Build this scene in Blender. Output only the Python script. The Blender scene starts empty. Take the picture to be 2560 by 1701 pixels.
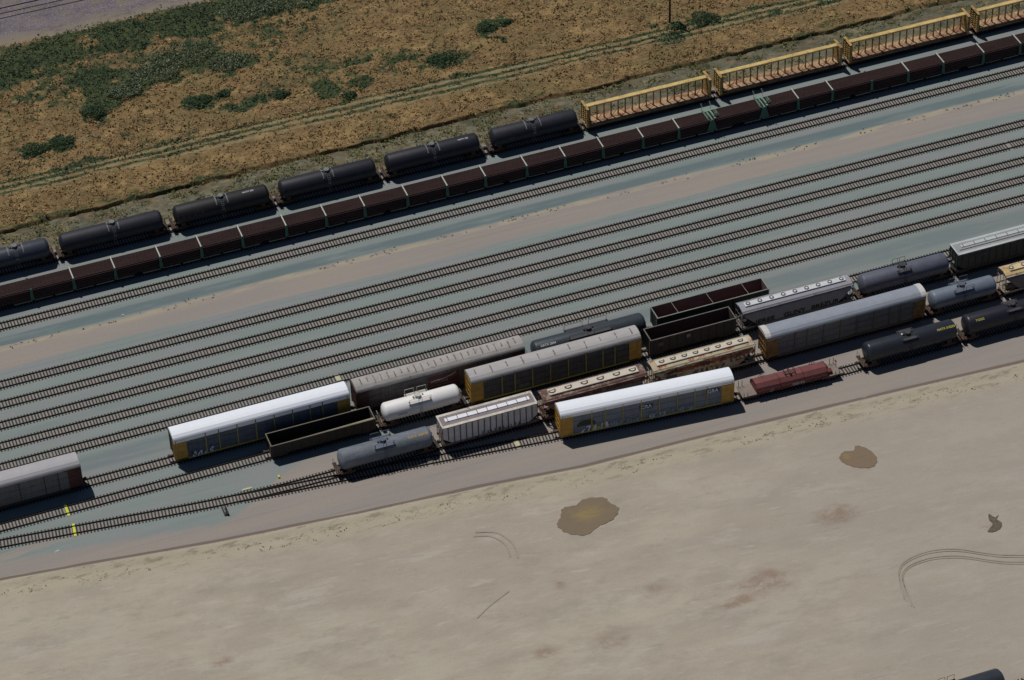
import bpy, math, random
import numpy as np
from mathutils import Vector, Matrix
random.seed(7); RNG = np.random.default_rng(7)
S = bpy.context.scene
COL = S.collection
R = math.radians

# ------------------------------------------------------------------ camera, sky, sun, exposure
CAM_F, YAW, PITCH, ROLL, CAM_H = 7229.2, R(18.9771), R(40.9386), R(-2.0645), 295.433
fw = Vector((math.sin(YAW)*math.cos(PITCH), math.cos(YAW)*math.cos(PITCH), -math.sin(PITCH)))
rt = Vector((math.cos(YAW), -math.sin(YAW), 0)); up0 = rt.cross(fw)
rr = rt*math.cos(ROLL)+up0*math.sin(ROLL); uu = -rt*math.sin(ROLL)+up0*math.cos(ROLL)
cd = bpy.data.cameras.new('camera'); cam = bpy.data.objects.new('camera', cd); COL.objects.link(cam)
m = Matrix((rr, uu, -fw)).transposed().to_4x4(); m.translation = (0, 0, CAM_H); cam.matrix_world = m
cd.sensor_width = 36; cd.lens = CAM_F/2560*36; cd.clip_start = 1; cd.clip_end = 6000
S.camera = cam
W = bpy.data.worlds.new('World'); S.world = W; W.use_nodes = True
SUNV = Vector((-.21, .385, 1)).normalized()
elev = math.asin(SUNV.z); azi = math.atan2(SUNV.x, SUNV.y)
nt = W.node_tree; nt.nodes.clear()
sky = nt.nodes.new('ShaderNodeTexSky'); sky.sky_type = 'NISHITA'; sky.sun_disc = False
sky.altitude = 400; sky.air_density = .55; sky.dust_density = .15; sky.ozone_density = 1.6; sky.sun_elevation = elev; sky.sun_rotation = azi % (2*math.pi)
bg = nt.nodes.new('ShaderNodeBackground'); bg.inputs[1].default_value = .075
wo = nt.nodes.new('ShaderNodeOutputWorld')
nt.links.new(sky.outputs[0], bg.inputs[0]); nt.links.new(bg.outputs[0], wo.inputs[0])
sd = bpy.data.lights.new('sun', 'SUN'); sd.energy = 5; sd.angle = R(.53); sd.color = (1, .965, .92)
so = bpy.data.objects.new('sun', sd); COL.objects.link(so)
so.rotation_mode = 'QUATERNION'; so.rotation_quaternion = SUNV.to_track_quat('Z', 'Y'); so.location = (100, 400, 200)
S.view_settings.view_transform = 'Standard'; S.view_settings.look = 'None'
S.view_settings.gamma = 1; S.view_settings.exposure = -.78
S.render.engine = 'CYCLES'

# ------------------------------------------------------------------ materials
def srgb(r, g, b): return tuple(((c/255)/12.92 if c <= 10 else ((c/255+.055)/1.055)**2.4) for c in (r, g, b))
class NT:
    def __init__(s, name):
        s.m = bpy.data.materials.new(name); s.m.use_nodes = True; s.t = s.m.node_tree
        s.b = s.t.nodes['Principled BSDF']
    def n(s, t, **k):
        o = s.t.nodes.new(t)
        for a, v in k.items(): setattr(o, a, v)
        return o
    def l(s, a, b): s.t.links.new(a, b)
    def val(s, x, sock):
        if isinstance(x, (int, float)): sock.default_value = x
        elif isinstance(x, tuple): sock.default_value = x if len(x) == 4 else (*x, 1)
        else: s.l(x, sock)
    def math(s, op, a, b=0, clamp=False):
        o = s.n('ShaderNodeMath', operation=op, use_clamp=clamp); s.val(a, o.inputs[0]); s.val(b, o.inputs[1]); return o.outputs[0]
    def mix(s, f, a, b, mode='MIX'):
        o = s.n('ShaderNodeMix', data_type='RGBA', blend_type=mode); s.val(f, o.inputs[0]); s.val(a, o.inputs[6]); s.val(b, o.inputs[7]); return o.outputs[2]
    def step(s, x, lo, hi):
        o = s.n('ShaderNodeMapRange', interpolation_type='SMOOTHSTEP'); s.l(x, o.inputs[0]); o.inputs[1].default_value = lo; o.inputs[2].default_value = hi; return o.outputs[0]
    def coord(s, world=False):
        if world: return s.n('ShaderNodeNewGeometry').outputs['Position']
        tc = s.n('ShaderNodeTexCoord'); oi = s.n('ShaderNodeObjectInfo')
        mu = s.n('ShaderNodeVectorMath', operation='SCALE'); s.l(oi.outputs['Location'], mu.inputs[0]); mu.inputs['Scale'].default_value = .37
        ad = s.n('ShaderNodeVectorMath', operation='ADD'); s.l(tc.outputs['Object'], ad.inputs[0]); s.l(mu.outputs[0], ad.inputs[1]); return ad.outputs[0]
    def noise(s, co, sc, detail=4, rough=.6):
        mp = s.n('ShaderNodeMapping'); s.l(co, mp.inputs[0]); mp.inputs['Scale'].default_value = sc if isinstance(sc, tuple) else (sc,)*3
        o = s.n('ShaderNodeTexNoise'); o.inputs['Scale'].default_value = 1; o.inputs['Detail'].default_value = detail; o.inputs['Roughness'].default_value = rough
        s.l(mp.outputs[0], o.inputs['Vector']); return o.outputs['Fac']
    def out(s, col, rough=.8, metal=0, bump=None, bs=.3, bd=.05):
        s.val(col, s.b.inputs['Base Color']); s.val(rough, s.b.inputs['Roughness']); s.b.inputs['Metallic'].default_value = metal
        if bump is not None:
            o = s.n('ShaderNodeBump'); o.inputs['Strength'].default_value = bs; o.inputs['Distance'].default_value = bd; s.l(bump, o.inputs['Height']); s.l(o.outputs[0], s.b.inputs['Normal'])
        return s.m
MC = {}
def paint(name, c, var=.35, c2=None, sc=(.6, .6, 1.6), rough=.55, streak=.0, metal=0, rust=None, rt=.6, rs=(.8, .8, .8), spec=.4, tint=None):
    """weathered paint: large soft variation, dirt streaks down the side, rust patches"""
    if name in MC: return MC[name]
    q = NT(name); co = q.coord()
    dark = tuple(x*(1-var) for x in c) if c2 is None else c2
    f = q.step(q.noise(co, sc, 6, .65), .35, .68)
    col = q.mix(f, c, dark)
    col = q.mix(q.step(q.noise(co, (4, 4, 4), 3), .45, .8), col, tuple(x*(1-.9*var) for x in c))
    if streak:
        col = q.mix(q.math('MULTIPLY', q.step(q.noise(co, (5, 5, .35), 3), .45, .72), streak), col, tuple(x*.35 for x in (c[0]*1.1, c[1], c[2]*.9)))
    if rust:
        r1 = q.step(q.noise(co, rs, 8, .72), rt-.04, rt+.05)
        col = q.mix(r1, col, q.mix(q.noise(co, 5, 4), rust, tuple(x*.45 for x in rust)))
    q.b.inputs['Specular IOR Level'].default_value = spec
    MC[name] = q.out(col, rough, metal, q.noise(co, (1.2, 1.2, 1.2), 5), .15, .06); return MC[name]

BAL = srgb(131, 140, 136); BAL2 = srgb(119, 130, 127); BALP = srgb(132, 135, 134)
TAN = srgb(149, 140, 130); TAN2 = srgb(142, 135, 129)
def yard_mat():
    q = NT('ballast_gravel'); co = q.coord(True)
    at = q.n('ShaderNodeVertexColor', layer_name='zone'); sp = q.n('ShaderNodeSeparateColor'); q.l(at.outputs[0], sp.inputs[0])
    fine = q.noise(co, 5.5, 3, .8); st = q.noise(co, (.035, .55, 1), 4, .55); big = q.noise(co, (.05, .12, 1), 3)
    spk = q.noise(co, 2.6, 2, .9)
    col = q.mix(q.step(st, .3, .7), BAL, BAL2)
    col = q.mix(q.step(big, .4, .65), col, BALP)
    col = q.mix(q.math('MULTIPLY', q.step(q.noise(co, (.25, .3, 1), 4, .7), .45, .7), .4), col, srgb(122, 136, 130))
    dk = q.math('MULTIPLY', sp.outputs[1], q.step(q.noise(co, (.08, .6, 1), 4), .2, .55))
    col = q.mix(dk, col, srgb(98, 112, 114))
    tan = q.mix(q.step(q.noise(co, (.03, .35, 1), 4, .6), .35, .65), TAN, TAN2)
    tan = q.mix(q.math('MULTIPLY', q.step(q.noise(co, (.03, 1.2, 1), 3), .55, .75), .35), tan, srgb(120, 112, 105))
    f = q.math('ADD', sp.outputs[0], q.math('MULTIPLY', q.math('SUBTRACT', q.noise(co, (.22, .5, 1), 5, .65), .5), .8))
    f2 = q.math('MULTIPLY', q.step(f, .25, .8), q.step(sp.outputs[0], .03, .2))
    col = q.mix(f2, col, tan)
    f3 = q.math('MULTIPLY', sp.outputs[2], q.step(q.noise(co, (.16, .8, 1), 5), .35, .62))
    col = q.mix(f3, col, srgb(162, 152, 132))
    sc = q.math('ADD', .80, q.math('MULTIPLY', q.math('ADD', fine, spk), .2))
    col = q.mix(1, col, q.gray(sc), 'MULTIPLY')
    return q.out(col, .95, 0, fine, .5, .03)
def gray(s, v):
    o = s.n('ShaderNodeCombineColor'); [s.l(v, o.inputs[i]) for i in range(3)]; return o.outputs[0]
NT.gray = gray
def lot_mat():
    q = NT('packed_dirt'); co = q.coord(True)
    mp = q.n('ShaderNodeMapping'); q.l(co, mp.inputs[0]); mp.inputs['Rotation'].default_value = (0, 0, R(6)); cr = mp.outputs[0]
    at = q.n('ShaderNodeVertexColor', layer_name='zone'); sp = q.n('ShaderNodeSeparateColor'); q.l(at.outputs[0], sp.inputs[0])
    a = q.noise(cr, (.05, .22, 1), 6, .62); b = q.noise(cr, (.12, 1.1, 1), 5, .6); c = q.noise(cr, (.02, .04, 1), 3)
    col = q.mix(q.step(a, .3, .7), srgb(172, 162, 144), srgb(156, 148, 133))
    col = q.mix(q.math('MULTIPLY', q.step(q.noise(cr, (.09, .16, 1), 7, .72), .42, .62), .7), col, srgb(178, 170, 152))
    col = q.mix(q.math('MULTIPLY', q.step(q.noise(cr, (.13, .3, 1), 7, .75), .52, .68), .55), col, srgb(144, 136, 121))
    col = q.mix(q.math('MULTIPLY', q.step(c, .4, .65), .6), col, srgb(158, 148, 134))
    col = q.mix(q.math('MULTIPLY', q.step(b, .58, .8), .6), col, srgb(138, 130, 115))
    col = q.mix(q.math('MULTIPLY', q.step(q.noise(cr, (.5, 2.6, 1), 5, .75), .56, .74), .5), col, srgb(136, 128, 116))
    col = q.mix(q.math('MULTIPLY', q.step(q.noise(cr, (.3, .5, 1), 6, .75), .6, .72), .5), col, srgb(140, 128, 112))
    col = q.mix(q.math('MULTIPLY', q.step(q.noise(cr, (.2, 1.3, 1), 6, .68), .57, .72), .75), col, srgb(182, 176, 164))
    col = q.mix(q.math('MULTIPLY', q.step(q.noise(cr, (.06, .16, 1), 5), .62, .8), .5), col, srgb(158, 132, 116))
    col = q.mix(q.math('MULTIPLY', q.step(q.noise(cr, (.07, .25, 1), 6, .72), .55, .66), .6), col, srgb(178, 171, 158))
    xx = q.n('ShaderNodeSeparateXYZ'); q.l(co, xx.inputs[0]); col = q.mix(q.math('MULTIPLY', q.step(xx.outputs[0], 90, 180), .5), col, srgb(156, 147, 138))
    e = sp.outputs[0]
    col = q.mix(q.math('MULTIPLY', e, .6), col, q.mix(q.step(q.noise(co, (.3, .9, 1), 6, .75), .52, .62), srgb(172, 163, 138), srgb(126, 114, 90)))
    e2 = q.math('MULTIPLY', sp.outputs[1], q.step(q.noise(co, (.12, .5, 1), 5, .7), .2, .4))
    col = q.mix(e2, col, srgb(112, 100, 92))  # shade of the low berm, painted into the dirt as a dark edge line
    e3 = q.math('MULTIPLY', sp.outputs[2], q.step(q.noise(co, (.35, .5, 1), 6, .75), .35, .6))
    col = q.mix(q.math('MULTIPLY', e3, .75), col, srgb(136, 115, 98))
    fine = q.noise(co, 3.5, 4, .8)
    col = q.mix(1, col, q.gray(q.math('ADD', .84, q.math('MULTIPLY', fine, .32))), 'MULTIPLY')
    return q.out(col, .95, 0, q.noise(cr, (.5, 1.5, 1), 6, .75), .55, .12)
def field_mat():
    q = NT('dry_grassland'); co = q.coord(True)
    at = q.n('ShaderNodeVertexColor', layer_name='zone'); sp = q.n('ShaderNodeSeparateColor'); q.l(at.outputs[0], sp.inputs[0])
    a = q.noise(co, (.12, .2, 1), 6, .65); b = q.noise(co, (1.1, 1.6, 1), 5, .75); c = q.noise(co, (.4, .5, 1), 5, .7)
    col = q.mix(q.step(a, .32, .66), srgb(130, 106, 68), srgb(108, 86, 56))
    col = q.mix(q.math('MULTIPLY', q.step(q.noise(co, (.22, .34, 1), 6, .7), .5, .64), .75), col, srgb(164, 136, 90))
    col = q.mix(q.math('MULTIPLY', q.step(q.noise(co, (.3, .42, 1), 6, .75), .54, .66), .7), col, srgb(88, 66, 44))
    col = q.mix(q.math('MULTIPLY', q.step(q.noise(co, (.33, .5, 1), 6, .75), .55, .64), .6), col, srgb(76, 78, 46))
    col = q.mix(q.step(b, .48, .7), col, srgb(146, 124, 84))
    col = q.mix(q.math('MULTIPLY', q.step(q.noise(co, (1.6, 2.2, 1), 4, .8), .55, .75), .6), col, srgb(86, 70, 46))
    col = q.mix(q.math('MULTIPLY', q.step(q.noise(co, (.07, .1, 1), 5, .65), .47, .66), .55), col, srgb(98, 92, 58))
    col = q.mix(q.math('MULTIPLY', q.step(c, .56, .7), .7), col, srgb(86, 82, 44))
    g = q.step(q.math('ADD', sp.outputs[0], q.math('MULTIPLY', q.math('SUBTRACT', c, .5), 1.3)), .3, .65)
    gc = q.mix(q.step(b, .4, .62), srgb(38, 54, 30), srgb(74, 80, 46))
    col = q.mix(q.math('MULTIPLY', g, q.step(sp.outputs[0], .02, .15)), col, gc)
    p = q.math('MULTIPLY', sp.outputs[1], q.step(q.noise(co, (.5, 1.2, 1), 5, .7), .33, .58))
    col = q.mix(p, col, srgb(140, 136, 106))
    d = q.math('MULTIPLY', sp.outputs[2], q.step(q.noise(co, (.6, 1.2, 1), 5, .7), .3, .55))
    col = q.mix(d, col, q.mix(q.step(q.noise(co, (.5, .8, 1), 6, .75), .42, .6), srgb(98, 98, 86), srgb(78, 74, 60)))
    return q.out(col, 1, 0, b, .8, .2)
def flat(name, c, rough=.8, v=.3, sc=2., metal=0):
    if name in MC: return MC[name]
    q = NT(name); co = q.coord(); MC[name] = q.out(q.mix(q.step(q.noise(co, sc, 4), .35, .7), c, tuple(x*(1-v) for x in c)), rough, metal); return MC[name]
def leafmat(name, ca, cb, cc):
    q = NT(name); g = q.n('ShaderNodeNewGeometry'); r = g.outputs['Random Per Island']
    col = q.mix(q.step(r, .2, .6), ca, cb); col = q.mix(q.step(r, .78, .98), col, cc)
    return q.out(col, .9)

# ------------------------------------------------------------------ mesh helpers
class MB:
    def __init__(s): s.v = []; s.f = []
    def add(s, vs, fs):
        o = len(s.v); s.v += [tuple(p) for p in vs]; s.f += [tuple(i+o for i in f) for f in fs]; return s
    def box(s, x0, x1, y0, y1, z0, z1):
        return s.add([(x, y, z) for x in (x0, x1) for y in (y0, y1) for z in (z0, z1)], [(0, 1, 3, 2), (4, 6, 7, 5), (0, 4, 5, 1), (2, 3, 7, 6), (0, 2, 6, 4), (1, 5, 7, 3)])
    def loft(s, rings, cap=True, close=True):
        n = len(rings[0]); vs = [p for r in rings for p in r]; fs = []
        for k in range(len(rings)-1):
            for i in range(n if close else n-1):
                j = (i+1) % n; fs.append((k*n+i, k*n+j, (k+1)*n+j, (k+1)*n+i))
        if cap: fs += [tuple(range(n-1, -1, -1)), tuple(range((len(rings)-1)*n, len(rings)*n))]
        return s.add(vs, fs)
    def px(s, prof, x0, x1): return s.loft([[(x, y, z) for y, z in prof] for x in (x0, x1)])
    def py(s, prof, y0, y1): return s.loft([[(x, y, z) for x, z in prof] for y in (y0, y1)])
    def cyl(s, a, b, r, n=8, r2=None, cap=True):
        a = Vector(a); b = Vector(b); d = (b-a).normalized(); u = d.orthogonal().normalized(); w = d.cross(u); r2 = r if r2 is None else r2
        ring = lambda c, q: [tuple(c+(u*math.cos(t)+w*math.sin(t))*q) for t in [2*math.pi*i/n+.39 for i in range(n)]]
        return s.loft([ring(a, r), ring(b, r2)], cap)
    def tube(s, pts, r, n=4):
        for a, b in zip(pts[:-1], pts[1:]): s.cyl(a, b, r, n)
        return s
    def lathe(s, prof, cy, cz, n=28):
        rings = [[(x, cy+q*math.cos(2*math.pi*i/n), cz+q*math.sin(2*math.pi*i/n)) for i in range(n)] for x, q in prof]
        return s.loft(rings)
    def ladder(s, p0, p1, side, w=.4, n=7, r=.022):
        p0 = Vector(p0); p1 = Vector(p1); sd_ = Vector(side)*w/2
        s.cyl(p0-sd_, p1-sd_, r, 4); s.cyl(p0+sd_, p1+sd_, r, 4)
        for i in range(n):
            c = p0.lerp(p1, (i+.5)/n); s.cyl(c-sd_, c+sd_, r*.8, 4)
        return s
    def mesh(s, name, mat=None, smooth=False):
        me = bpy.data.meshes.new(name); me.from_pydata(s.v, [], s.f); me.update()
        if mat: me.materials.append(mat)
        if smooth: me.polygons.foreach_set('use_smooth', [True]*len(me.polygons)); 
        return me
def link(name, me, parent=None):
    o = bpy.data.objects.new(name, me); COL.objects.link(o)
    if parent: o.parent = parent
    return o
SPLIT = {'end_frame', 'diagonal_rod', 'roof_stain', 'saddle', 'seam', 'side_sill', 'handrail', 'platform_rail', 'ladder', 'lifting_bracket', 'end_post', 'platform', 'manway', 'cross_brace', 'hood_rib', 'lower_body', 'end_equipment', 'winch_platform', 'post', 'roof_edge', 'insulator', 'inner_lining', 'running_board', 'top_ledge'}
def clusters(mb):
    par = list(range(len(mb.v)))
    def find(a):
        while par[a] != a: par[a] = par[par[a]]; a = par[a]
        return a
    for f in mb.f:
        for i in f[1:]: par[find(i)] = find(f[0])
    isl = {}
    for i in range(len(mb.v)): isl.setdefault(find(i), []).append(i)
    V = np.array(mb.v); ids = list(isl.values()); bb = [(V[i].min(0)-.03, V[i].max(0)+.03) for i in ids]; g = list(range(len(ids)))
    def fg(a):
        while g[a] != a: a = g[a]
        return a
    for i in range(len(ids)):
        for j in range(i):
            if fg(i) != fg(j) and (bb[i][0] <= bb[j][1]).all() and (bb[j][0] <= bb[i][1]).all(): g[fg(i)] = fg(j)
    out = {}
    for i, q_ in enumerate(ids): out.setdefault(fg(i), []).extend(q_)
    res = []
    for q_ in out.values():
        mp = {a: k for k, a in enumerate(q_)}; m2 = MB(); m2.v = [mb.v[a] for a in q_]; m2.f = [tuple(mp[a] for a in f) for f in mb.f if f[0] in mp]; res.append(m2)
    return res
def part(name, mb, mat, parent=None, smooth=False, label=None):
    if name in SPLIT and parent is not None:
        cl = clusters(mb)
        if len(cl) > 1:
            for c_ in cl: o = part0(name, c_, mat, parent, smooth, label)
            return o
    return part0(name, mb, mat, parent, smooth, label)
def part0(name, mb, mat, parent=None, smooth=False, label=None):
    me = mb.mesh(name, mat, smooth)
    if smooth:
        try: me.set_sharp_from_angle(angle=R(35))
        except Exception: pass
    o = link(name, me, parent)
    if label: o['label'] = label
    return o
def thing(name, label, cat, loc=(0, 0, 0), rz=0, group=None):
    o = bpy.data.objects.new(name, None); COL.objects.link(o); o.location = loc; o.rotation_euler = (0, 0, rz); o.empty_display_size = .5
    o['label'] = label; o['category'] = cat
    if group: o['group'] = group
    return o
def tag(o, label, cat, group=None):
    o['label'] = label; o['category'] = cat
    if group: o['group'] = group
    return o
def struct(o, kind='structure', label=None):
    o['kind'] = kind
    if label: o['label'] = label
    return o
def npmesh(name, V, F, mat, loops=4):
    me = bpy.data.meshes.new(name); me.vertices.add(len(V)); me.vertices.foreach_set('co', V.astype(np.float32).ravel())
    me.loops.add(F.size); me.loops.foreach_set('vertex_index', F.astype(np.int32).ravel())
    me.polygons.add(len(F)); me.polygons.foreach_set('loop_start', np.arange(0, F.size, loops, dtype=np.int32)); me.polygons.foreach_set('loop_total', np.full(len(F), loops, dtype=np.int32))
    me.update(calc_edges=True); me.validate()
    if mat: me.materials.append(mat)
    return me
def grid(name, xs, ys, zf, cf, mat, yf=None):
    X, Y = np.meshgrid(xs, ys)
    if yf is not None: Y = yf(X, Y)
    Z = zf(X, Y) if callable(zf) else np.full_like(X, zf)
    V = np.stack([X, Y, Z], -1).reshape(-1, 3); nx, ny = len(xs), len(ys)
    a = (np.arange(ny-1)[:, None]*nx+np.arange(nx-1)[None]).ravel(); F = np.stack([a, a+1, a+nx+1, a+nx], 1)
    me = npmesh(name, V, F, mat)
    if cf:
        c = np.ones((len(V), 4), np.float32); c[:, :3] = np.stack([q.ravel() for q in cf(X, Y)], 1)
        at = me.color_attributes.new('zone', 'FLOAT_COLOR', 'POINT'); at.data.foreach_set('color', c.ravel())
    return link(name, me)
def sst(x, a, b):
    t = np.clip((x-a)/(b-a), 0, 1); return t*t*(3-2*t)
_NZ = RNG.random((256, 256))
def vn(X, Y):
    xi = np.floor(X).astype(int); yi = np.floor(Y).astype(int); fx = X-xi; fy = Y-yi; fx = fx*fx*(3-2*fx); fy = fy*fy*(3-2*fy)
    g = lambda i, j: _NZ[(xi+i) % 256, (yi+j) % 256]
    return (g(0, 0)*(1-fx)+g(1, 0)*fx)*(1-fy)+(g(0, 1)*(1-fx)+g(1, 1)*fx)*fy
def fbm(X, Y, o=4):
    s = 0; a = 1; t = 0
    for k in range(o): s = s+a*vn(X*2**k+17*k, Y*2**k+31*k); t += a; a *= .5
    return s/t

# ------------------------------------------------------------------ the setting
EX = [(-900, 360), (0, 303), (24.5, 300.6), (36, 299.2), (55.5, 296.5), (76.8, 294.4), (95, 293), (110.7, 291.3), (126, 290.8), (138.8, 290.2), (158, 289.2), (182, 287.8), (230, 285), (1200, 230)]
ex, ey = zip(*EX)
def EDGE(x): return np.interp(x, ex, ey)
def pts_interp(P):
    a, b = np.array([p[0] for p in P], float), np.array([p[1] for p in P], float)
    d = np.gradient(b, a)
    def f(x):
        i = int(np.clip(np.searchsorted(a, x)-1, 0, len(a)-2)); h = a[i+1]-a[i]; t = (x-a[i])/h
        return (2*t**3-3*t**2+1)*b[i]+(t**3-2*t**2+t)*h*d[i]+(-2*t**3+3*t**2)*b[i+1]+(t**3-t**2)*h*d[i+1]
    return f
P8 = pts_interp([(0, 310.7), (13, 309.2), (26, 307.72), (43, 305.8), (61, 303.9), (68, 303.5), (76, 303.42), (90, 303.4), (110, 303.4), (240, 303.4)])
P9 = pts_interp([(55, 304.5), (61, 303.85), (75.5, 302.45), (91.2, 300.85), (100, 299.9), (109, 298.95), (122, 297.75), (136, 296.7), (148, 296.15), (158, 296), (180, 296), (240, 296)])
TY = dict(A=355.5, B=360.35, C=369.0, T1=341.83, T2=337.27, T3=332.64, T4=328.10, T5=323.55, T6=315.45, T7=310.95)
def zone_yard(X, Y):
    n = (fbm(X*.05, Y*.3)-.5)
    mid = sst(Y+n*1.2, 344.6, 346)*(1-sst(Y+n*1.5, 349.8, 351))
    e = EDGE(X); s1 = e+3.6; s2 = 308.6+n*2
    top = s1+(s2-s1)*sst(X, 56, 74)
    south = 1-sst(Y, top-1.2, top+1.2)
    tr = np.zeros_like(X)
    for y in TY.values(): tr = np.maximum(tr, .62*(np.abs(Y-y) < .78))
    for P in (P8, P9):
        yy = np.vectorize(P)(np.clip(X, 1, 239)); tr = np.maximum(tr, .62*(np.abs(Y-yy) < .78))
    tan = np.maximum(np.maximum(mid, south*.95), tr)
    dark = sst(Y, 350.3, 351)*(1-sst(Y, 352.6, 353.2)) + .55*sst(Y, 317.5, 318.5)*(1-sst(Y, 320.5, 321.8))
    pale = sst(Y+n, 349, 349.6)*(1-sst(Y+n, 350.2, 350.9))
    return tan, np.clip(dark, 0, 1), pale
YM = yard_mat(); LM = lot_mat(); FM = field_mat()
big = MB(); big.add([(-3000, -2500, -.35), (3500, -2500, -.35), (3500, 4000, -.35), (-3000, 4000, -.35)], [(0, 1, 2, 3)])
struct(part('ground', big, flat('far_ground', srgb(130, 112, 84), .95, .3, .05)))
XS = np.unique(np.concatenate([np.linspace(-350, 5, 60), np.arange(5, 240, 1.2), np.linspace(240, 620, 60)]))
struct(grid('ballast_bed', XS, np.unique(np.concatenate([np.arange(296, 378.9, .26), [378.9]])), 0.0, zone_yard, YM))
struct(grid('service_road', XS, np.arange(344.2, 351.4, .26), .012, zone_yard, YM))
def yfr(X, Y): return EDGE(X)-.3+Y*(np.where(X < 60, 303.2, 305)+sst(X, 60, 110)*0-EDGE(X)+.3)
def zone_road(X, Y):
    a, b, c = zone_yard(X, Y); return a, b*0, c*0
struct(grid('perimeter_road', np.unique(np.concatenate([np.linspace(-20, 5, 6), np.arange(5, 240, 1.2), np.linspace(240, 620, 60)])), np.linspace(0, 1, 60), .008, zone_road, YM, lambda X, Y: EDGE(X)-.25+Y*np.maximum(.5, 301.5-EDGE(X)+.25)))
REDS = [(101.5, 257, 2.6, 1.5), (92.4, 258.2, 2.2, 1.3), (125.5, 259.5, 5, 2.2), (121, 257.5, 4, 1.2), (160.7, 257.6, 1, .8), (98.6, 269.6, 1.2, 1), (49.5, 273.5, 1.5, 1), (111, 264, 1.2, .9), (141, 268, 4, 2)]
def zone_lot(X, Y):
    e = EDGE(X); d = e-Y
    weeds = sst(d, .3, .8)*(1-sst(d, 2.2, 6))
    n = fbm(X*.15, Y*.5)
    berm_shade = (1-sst(np.abs(d+.05)+(n-.5)*.35, .22, .5))  # mask for the painted berm shade along the lot edge
    red = np.zeros_like(X)
    for x, y, a, b in REDS: red = np.maximum(red, np.clip(1.25-((X-x)/a)**2-((Y-y)/b)**2+(fbm(X*.8, Y*.9)-.5)*1.6, 0, 1))
    return weeds, berm_shade, red
def zlot(X, Y):
    d = EDGE(X)-Y; return -.02+.2*sst(d, .2, .6)*(1-sst(d, .8, 2.4))+.06*(fbm(X*.3, Y*.8)-.5)*sst(d, .5, 3)+.035
struct(grid('dirt_lot', XS, np.concatenate([[-250, -120, -60, -30, -15], np.arange(0, 80, .5)])/1., zlot, zone_lot, LM, lambda X, Y: EDGE(X)+.45-Y if False else EDGE(X)+.45-np.where(Y < 0, 80-Y*3, Y)[::1]) if False else
       grid('dirt_lot', XS, np.concatenate([np.arange(0, 12, .2), np.arange(12, 95, .45), [110, 150, 250, 400, 800]]), zlot, zone_lot, LM, lambda X, Y: EDGE(X)+.45-Y))
BL = [(56.4,423.9,6.2,3.6),(63.8,423.3,5.7,3.6),(72.7,422.2,5.7,3.1),(87.1,423.3,5.7,4.9),(83.2,414.3,6.5,4.5),(76.7,411,4.8,3.6),(90,408.9,3.7,3.6),(66.6,409.3,5.1,3.6),(64.6,404.4,2.8,3.6),(72,409,3.4,2.7),(66.5,414.2,6.2,2.7),(97.2,423.8,5.1,3.6),(102.9,423.5,4.3,3.1),(111,421.7,5.7,2.2),(82.3,400.4,2.3,2.2),(86.6,401,1.4,1.1),(90.3,396.6,4,1.8),(96.1,396.6,1.7,1.6),(104.2,395.7,2.8,2.7),(52.7,397.5,2.8,2.2),(57,397.6,2.6,2),(57.6,391.4,5.1,1.1),(75.4,391.2,2.8,.8),(135.7,402.1,2.6,1.8),(139.2,402.2,1.4,1.3),(125.4,395.8,4.3,2),(118.9,398.5,2.6,1.1),(111.3,401.1,1.7,1.3),(135.7,399,1.1,1.3),(165.7,390.1,1.4,1.3),(170,389.9,1.7,1.3),(106.6,391.8,1.7,1.3),(125.6,390.8,.9,.7),(110.3,395.6,1.7,1.8),(172.4,389.4,3.1,1.3),(195.9,386.6,3.7,1.3),(184.1,387.1,1.7,1.1),(165.1,386.8,3.1,1),(78,427,12,3),(60,418.5,6,1.4),(97,427.5,16,3.2),(62,427,9,2.6),(53,421,5,4.5),(118,425,14,4)]
def green(X, Y):
    g = np.zeros_like(X); n1 = fbm(X*.35, Y*.4)-.5; n2 = fbm(X*.35+40, Y*.4+9)-.5; n3 = (fbm(X*.9+4, Y*1.1)-.5)*1.1+(fbm(X*.22+4, Y*.3)-.5)*.9
    X = X+n1*7; Y = Y+n2*4.5
    for x, y, a, b in BL: g = np.maximum(g, 1.35-((X-x)/(a*1.15))**2-((Y-y)/(b*1.1))**2)
    br = np.zeros_like(X)
    for x, y, a, b, p_ in ((80, 420, 40, 15, .5), (66, 413, 18, 9, .55), (104, 400, 17, 8, .42), (122, 398, 16, 6, .36), (62, 395, 22, 6, .34), (150, 405, 22, 8, .2)): br = np.maximum(br, p_*np.clip(1.3-((X-x)/a)**2-((Y-y)/b)**2, 0, 1))
    return np.clip(np.maximum(np.where(g > -.6, g+n3, 0), br+n3*.55*(br > 0)), 0, 1)
def zone_field(X, Y):
    g = green(X, Y)*.9
    sw = 1.5*(fbm(X*.03, X*0+3)-.5)
    yr = Y-388.2+ (X-108)*.012-sw*.4
    nn = fbm(X*.25, Y*.9+7); tr = lambda c, w: np.clip(1.3-(np.abs(yr-c+(nn-.5)*.8)/w)**2, 0, 1)*sst(nn, .08, .32)
    g = np.maximum(g, .9*tr(2.1, .35)); g = np.maximum(g, .8*tr(.55, .45)); g = np.maximum(g, .62*tr(-.9, .45))
    pale = np.maximum(.8*tr(1.35, .3), np.maximum(.7*tr(-.15, .3), .75*tr(-1.65, .3)))
    pale = np.maximum(pale, .7*np.clip(1.2-((X-61.5)/1.8)**2-((Y-397.9)/.8)**2, 0, 1))
    g = np.maximum(g, .5*np.clip(1.2-(Y-379)/4, 0, 1)*sst(fbm(X*.12, Y*.3), .4, .6))
    return g, pale, 0*X
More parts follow.
